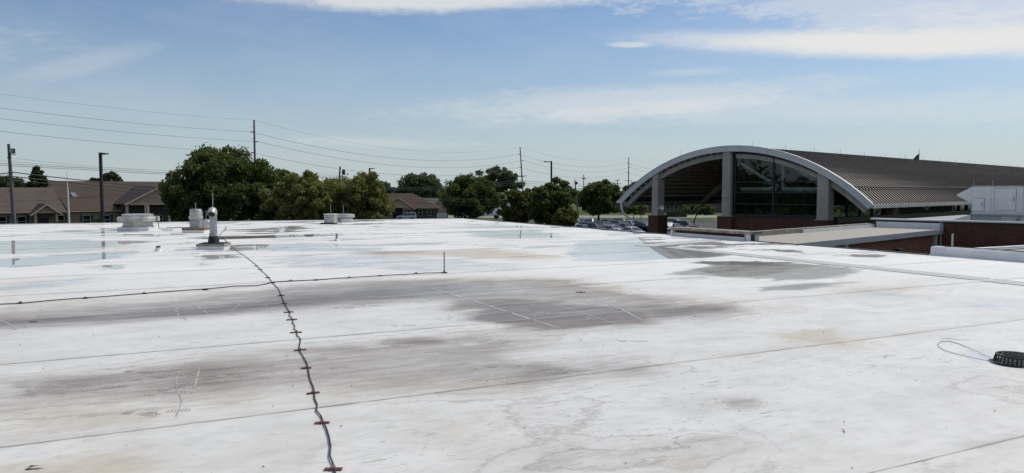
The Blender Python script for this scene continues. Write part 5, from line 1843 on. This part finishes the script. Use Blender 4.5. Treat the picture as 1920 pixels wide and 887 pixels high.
MB().tube([(0, 0, 0), (-.03, 0, fp.z * .72), (-.08, 0, fp.z)], [.15, .09, .03], 10).build('pole', M['whitepaint'], t, 60)
MB().lathe([(.01, -.06), (.06, 0), (.01, .06)], 8, (-.08, 0, fp.z + .05)).build('finial', M['galv'], t)

# street wires
A = P(-260, 312, 84); B = P(24, 323, 84)
def lw(label, pts, r=.02, m='wire'):
    wire('street_wire', label, [q for a_, b_ in zip(pts[:-1], pts[1:]) for q in sag(a_, b_, (Vector(b_) - Vector(a_)).length * .006, 12)], r, m)


lw('thick black street cable from the left pole down to the maple, upper one', [P(-260, 356, 80), P(24, 323, 84), P(330, 353, 108), P(640, 372, 125)], .055)
lw('thick black street cable from the left pole down to the maple, lower one', [P(-260, 360, 80), P(26, 331, 84), P(330, 358.5, 108), P(640, 376, 125)], .050)
lw('third street cable from the left pole, fading in front of the brown roof', [P(-260, 368, 80), P(27, 337.5, 84), P(330, 365, 108), P(640, 380, 125)], .030)
lw('upper pair of thin street wires above the office roof, higher one', [P(-100, 298, 120), P(160, 315, 135), P(330, 324, 150), P(640, 330, 170)], .035)
lw('upper pair of thin street wires above the office roof, lower one', [P(-100, 302, 120), P(160, 318, 135), P(330, 327, 150), P(640, 333, 170)], .035)
lw('single thin wire crossing above the office roof', [P(-100, 290, 120), P(110, 310, 135), P(330, 320, 150), P(640, 326, 170)], .018, 'thinwire')
lw('thin guy wire rising right from the left wooden pole', [P(30, 297, 84), P(180, 312, 95), P(330, 320, 110)], .012, 'thinwire')
for i, (y0, y1) in enumerate(((349, 345), (351.5, 349), (354, 353))):
    lw('%s of three street wires crossing in front of the hip roof' % ('topmost', 'middle', 'lowest')[i], [P(660, y0, 175), P(790, y0 + 2.5, 178), P(975, y1 - 7, 185), P(1160, y1 - 2, 300)], .035, 'thinwire')
for i, (y0, y1) in enumerate(((362, 371), (367, 377), (372, 383))):
    lw('%s service wire slanting across the hip roof' % ('upper', 'middle', 'lower')[i], [P(700, y0, 150), P(830, y1, 150), P(930, y1 + 4, 150)], .030)

# ------------------------------------------------------------------ cars
def loft(sections):
    """sections: list of (y, [(x,z)...])"""
    mb = MB()
    n = len(sections[0][1])
    for y, prof in sections:
        mb.v += [(x, y, z) for x, z in prof]
    for i in range(len(sections) - 1):
        for k in range(n):
            k2 = (k + 1) % n
            mb.f.append((i * n + k, i * n + k2, (i + 1) * n + k2, (i + 1) * n + k))
    mb.f.append(tuple(reversed(range(n))))
    mb.f.append(tuple((len(sections) - 1) * n + k for k in range(n)))
    return mb


SPEC = {
    'sedan': dict(w=1.82, body=[(-2.30, .34), (-2.36, .62), (-2.28, .97), (-1.70, 1.02), (.80, .97), (1.75, .84), (2.25, .66), (2.33, .42), (2.25, .24), (-2.2, .24)],
                  bot=(-1.85, .95), top=(-1.15, .15), zb=.985, zt=1.44, ax=(1.42, -1.36), wr=.33),
    'suv': dict(w=1.94, body=[(-2.30, .40), (-2.36, .75), (-2.32, 1.08), (-1.9, 1.12), (.95, 1.10), (1.85, 1.02), (2.28, .82), (2.36, .52), (2.28, .30), (-2.25, .30)],
                bot=(-2.28, 1.10), top=(-2.0, .25), zb=1.09, zt=1.74, ax=(1.45, -1.40), wr=.37),
    'van': dict(w=1.98, body=[(-2.45, .36), (-2.52, .75), (-2.50, 1.05), (-2.0, 1.06), (1.25, 1.02), (2.05, .90), (2.45, .72), (2.52, .46), (2.45, .26), (-2.4, .26)],
                bot=(-2.48, 1.75), top=(-2.25, .55), zb=1.03, zt=1.74, ax=(1.55, -1.50), wr=.34),
    'hatch': dict(w=1.78, body=[(-1.95, .36), (-2.02, .65), (-2.0, 1.0), (-1.6, 1.03), (.85, .99), (1.60, .87), (2.0, .68), (2.07, .42), (2.0, .25), (-1.9, .25)],
                  bot=(-1.98, 1.0), top=(-1.55, .20), zb=1.0, zt=1.50, ax=(1.27, -1.25), wr=.32),
}
PAINT = {k: plain('paint_' + k, c, .28, mt, .8) for k, c, mt in (
    ('white', (.70, .71, .72), 0), ('silver', (.46, .48, .50), .5), ('black', (.008, .008, .010), 0), ('navy', (.012, .020, .055), .2), ('red', (.30, .02, .025), 0), ('grey', (.13, .14, .15), .4), ('charcoal', (.04, .042, .046), .3))}


def make_car(kind):
    s = SPEC[kind]
    hw = s['w'] / 2
    body = s['body']
    cxm, czm = 0, .65
    sh = lambda k, dz: [(cxm + (x - cxm) * k, czm + (z - czm) * dz) for x, z in body]
    t = thing('parked_car', '', 'car')
    b = loft([(-hw, sh(.965, .80)), (-hw + .05, sh(.985, .94)), (-hw + .16, sh(1, 1)), (0, sh(1.012, 1.02)), (hw - .16, sh(1, 1)), (hw - .05, sh(.985, .94)), (hw, sh(.965, .80))])
    b.build('body', PAINT['white'], t, 40)
    (b0, b1), (t0, t1) = s['bot'], s['top']
    zb, zt = s['zb'], s['zt']
    wb, wt = hw - .09, hw - .26
    lo = [(b0, -wb, zb - .05), (b1, -wb, zb - .05), (b1, wb, zb - .05), (b0, wb, zb - .05)]
    hi = [(t0, -wt, zt), (t1, -wt, zt), (t1, wt, zt), (t0, wt, zt)]
    MB().hexa(lo, hi).build('windows', M['cglass'], t)
    r = MB()
    r.hexa([(t0 - .05, -wt - .02, zt - .01), (t1 + .06, -wt - .02, zt - .01), (t1 + .06, wt + .02, zt - .01), (t0 - .05, wt + .02, zt - .01)],
           [(t0 + .12, -wt + .12, zt + .055), (t1 - .12, -wt + .12, zt + .055), (t1 - .12, wt - .12, zt + .055), (t0 + .12, wt - .12, zt + .055)])
    for a, c in zip(lo, hi):
        r.tube([a, c], .055, 5)
    for u in (.36, .68):
        for sg in (-1, 1):
            r.tube([(b0 + (b1 - b0) * u, sg * wb, zb - .03), (t0 + (t1 - t0) * u, sg * wt, zt)], .045, 5)
    r.build('roof', PAINT['white'], t)
    for ax_ in s['ax']:
        for sg in (-1, 1):
            w = MB()
            R_ = s['wr']
            w.lathe([(R_ * .72, -.11), (R_ * .97, -.11), (R_, -.08), (R_, .08), (R_ * .97, .11), (R_ * .72, .11)], 18)
            o = w.build('wheel', M['tyre'], t, 40)
            o.location = (ax_, sg * (hw - .10), R_)
            o.rotation_euler = (math.pi / 2, 0, 0)
            MB().lathe([(.03, -.09), (R_ * .70, -.10), (R_ * .74, -.085), (R_ * .74, .085), (R_ * .70, .10), (.03, .09)], 14).build('rim', M['rim'], o, 40)
            arch = MB().lathe([(R_ * 1.04, -.02), (R_ * 1.16, -.02), (R_ * 1.16, .02), (R_ * 1.04, .02)], 18, cap=False)
            a_ = arch.build('wheel_arch', M['tyre'], t)
            a_.location = (ax_, sg * (hw + .002), R_)
            a_.rotation_euler = (math.pi / 2, 0, 0)
    fx, rx = max(x for x, z in body), min(x for x, z in body)
    zf = body[6][1]
    for sg in (-1, 1):
        y0, y1 = sorted((sg * (hw - .12), sg * (hw - .50)))
        MB().hexa([(fx - .22, y0, zf - .10), (fx - .03, y0, zf - .10), (fx - .03, y1, zf - .10), (fx - .22, y1, zf - .10)], [(fx - .30, y0, zf + .05), (fx - .07, y0, zf + .05), (fx - .07, y1, zf + .05), (fx - .30, y1, zf + .05)]).build('headlight', M['headlight'], t)
        y0, y1 = sorted((sg * (hw - .09), sg * (hw - .36)))
        MB().box(rx - .03, rx + .12, y0, y1, body[1][1] + .02, body[2][1] - .05).build('tail_light', M['tail'], t)
        y0, y1 = sorted((sg * (hw - .06), sg * (hw + .14)))
        MB().box(b1 - .42, b1 - .25, y0, y1, zb + .02, zb + .16).build('mirror', PAINT['white'], t)
    MB().box(fx - .06, fx + .03, -.45, .45, .42, zf - .13).build('grille', M['tyre'], t)
    MB().box(rx - .035, rx + .05, -.26, .26, .62, .76).build('number_plate', M['signwhite'], t)
    return t


PROTO = {}


def car(kind, paint, px, roof_py, heading, label, Y=None):
    if kind not in PROTO:
        PROTO[kind] = t = make_car(kind)
    else:
        t = dup(PROTO[kind])
    h = SPEC[kind]['zt'] + .05
    if Y is None:
        Y = (EYE - h) * F / (roof_py - HOR)
    t.location = (GX(px, Y), Y, 0.008)
    t.rotation_euler = (0, 0, math.radians(heading))
    t['label'] = label
    t['group'] = 'parked cars'
    for ch in t.children:
        if ch.name.split('.')[0] in ('body', 'roof', 'mirror'):
            ch.material_slots[0].link = 'OBJECT'
            ch.material_slots[0].material = PAINT[paint]
    return t


H = -62
car('suv', 'silver', 762, 399.5, 187, 'silver-white SUV parked before the hip-roofed building', Y=176)
car('suv', 'black', 962, 414.5, 120, 'black SUV half hidden by the thin yellowing tree')
car('hatch', 'silver', 1087, 409.5, H, 'silver hatchback at the left end of the back row')
car('van', 'silver', 1104, 409.5, H - 40, 'silver minivan with dark windows in the back row, next to the end hatchback')
car('sedan', 'white', 1080, 419.5, H + 20, 'white sedan peeping over the roof edge at the left of the lot')
car('sedan', 'grey', 1098, 421.0, H, 'grey sedan in the front row left of the white sedan seen from behind')
car('suv', 'charcoal', 1108, 416.0, H, 'charcoal SUV in the middle row left of the lot tree trunk')
car('sedan', 'white', 1138, 421.5, 140, 'white sedan seen from behind in front of the black SUV')
car('suv', 'black', 1136, 415.0, H, 'black SUV in the middle row just behind the white sedan')
car('suv', 'black', 1164, 414.0, H, 'large black SUV in the middle of the lot')
car('sedan', 'charcoal', 1143, 410.8, H, 'charcoal sedan in the back row right of the lot tree trunk')
car('suv', 'navy', 1162, 409.8, H - 30, 'dark blue SUV in the back row near the red sign')
car('sedan', 'grey', 1170, 413.6, H, 'grey sedan behind the large black SUV')
car('sedan', 'silver', 1186, 413.2, H, 'silver sedan with bright windscreen left of the brick pier, back row')
car('hatch', 'grey', 1199, 412.6, H, 'grey hatchback right against the brick pier in the back row')
car('sedan', 'white', 1188, 425.5, H, 'white sedan nose beyond the black SUV in the front row')
car('sedan', 'navy', 1199, 417.5, 150, 'navy sedan left of the brick pier')
car('sedan', 'silver', 1250, 411.0, H, 'silver sedan just right of the brick pier in the back row')
car('suv', 'black', 1253, 416.0, H, 'black SUV just right of the brick pier')
car('suv', 'charcoal', 1272, 410.6, H, 'charcoal SUV second from the brick pier, under the arch')
car('suv', 'black', 1289, 413.5, H + 10, 'black SUV nearest the small yellow-green tree under the arch')
car('sedan', 'grey', 1268, 419.5, H, 'grey sedan behind the red car under the arch')
car('sedan', 'red', 1292, 423.0, 175, 'red car with only its roof showing above the stone-capped parapet')
car('sedan', 'white', 1254, 427.5, 150, 'white sedan in the nearest row right of the brick pier')
car('sedan', 'charcoal', 1268, 427.0, H, 'charcoal sedan roof behind the stone-capped parapet')
car('suv', 'black', 1122, 418.0, H, 'black SUV between the charcoal SUV and the white sedan seen from behind')
car('sedan', 'charcoal', 1154, 419.5, H, 'charcoal sedan tucked between the white sedan and the large black SUV')
car('suv', 'navy', 1212, 414.5, H, 'dark blue SUV mostly hidden behind the brick pier')
car('sedan', 'black', 1176, 419.0, H, 'black sedan between the large black SUV and the navy sedan')

# signs
t = thing('red_sign', 'round red stop-type sign on a thin post by the brick pier', 'sign', (GX(1205.8, 152), 152, 0))
zc = P(CX, 399.5, 152).z
MB().tube([(0, 0, 0), (0, 0, zc + .3)], .04, 6).build('post', M['galv'], t)
s_ = MB()
n = 8
s_.extr([(.42 * math.cos(math.pi / 8 + k * math.pi / 4), zc + .42 * math.sin(math.pi / 8 + k * math.pi / 4)) for k in range(n)], 'y', -.09, -.06)
s_.build('sign_face', M['red'], t)
t = thing('sign_board', 'white monument sign with faint lettering left of the round tree', 'sign', (GX(829, 180), 180, 0))
z0, z1 = P(CX, 408.5, 180).z, P(CX, 400, 180).z
w = GX(838.5, 180) - GX(829, 180)
MB().box(-w - .15, w + .15, -.12, .25, max(0, z0 - .25), z0).build('base', M['darkmetal'], t)
MB().box(-w, w, -.1, .2, z0 + .002, z1).build('board', M['signwhite'], t)
MB().box(w + .002, w + .18, -.12, .25, max(0, z0 - .25), z1 + .1).build('end_post', M['darkmetal'], t)
rr = random.Random(2)
for j, (zz, hw_) in enumerate(((.78, .85), (.50, .40), (.22, .62))):
    m = MB()
    x = -w * hw_
    while x < w * hw_:
        l = rr.uniform(.06, .16)
        m.box(x, x + l, -.106, -.101, z0 + (z1 - z0) * zz - .05, z0 + (z1 - z0) * zz + .05)
        x += l + .06
    m.build('lettering', M['signink'], t)
t = thing('blue_bin', 'small blue bin at the foot of the left wooden pole', 'bin', (GX(22, 95), 95, 0))
zt = P(CX, 420, 95).z
MB().hexa([(-.22, -.22, 0), (.22, -.22, 0), (.22, .22, 0), (-.22, .22, 0)], [(-.30, -.28, zt), (.30, -.28, zt), (.30, .28, zt), (-.30, .28, zt)]).build('tub', M['bluebin'], t)
MB().box(-.33, .33, -.31, .31, zt, zt + .07).build('lid', M['bluebin'], t)
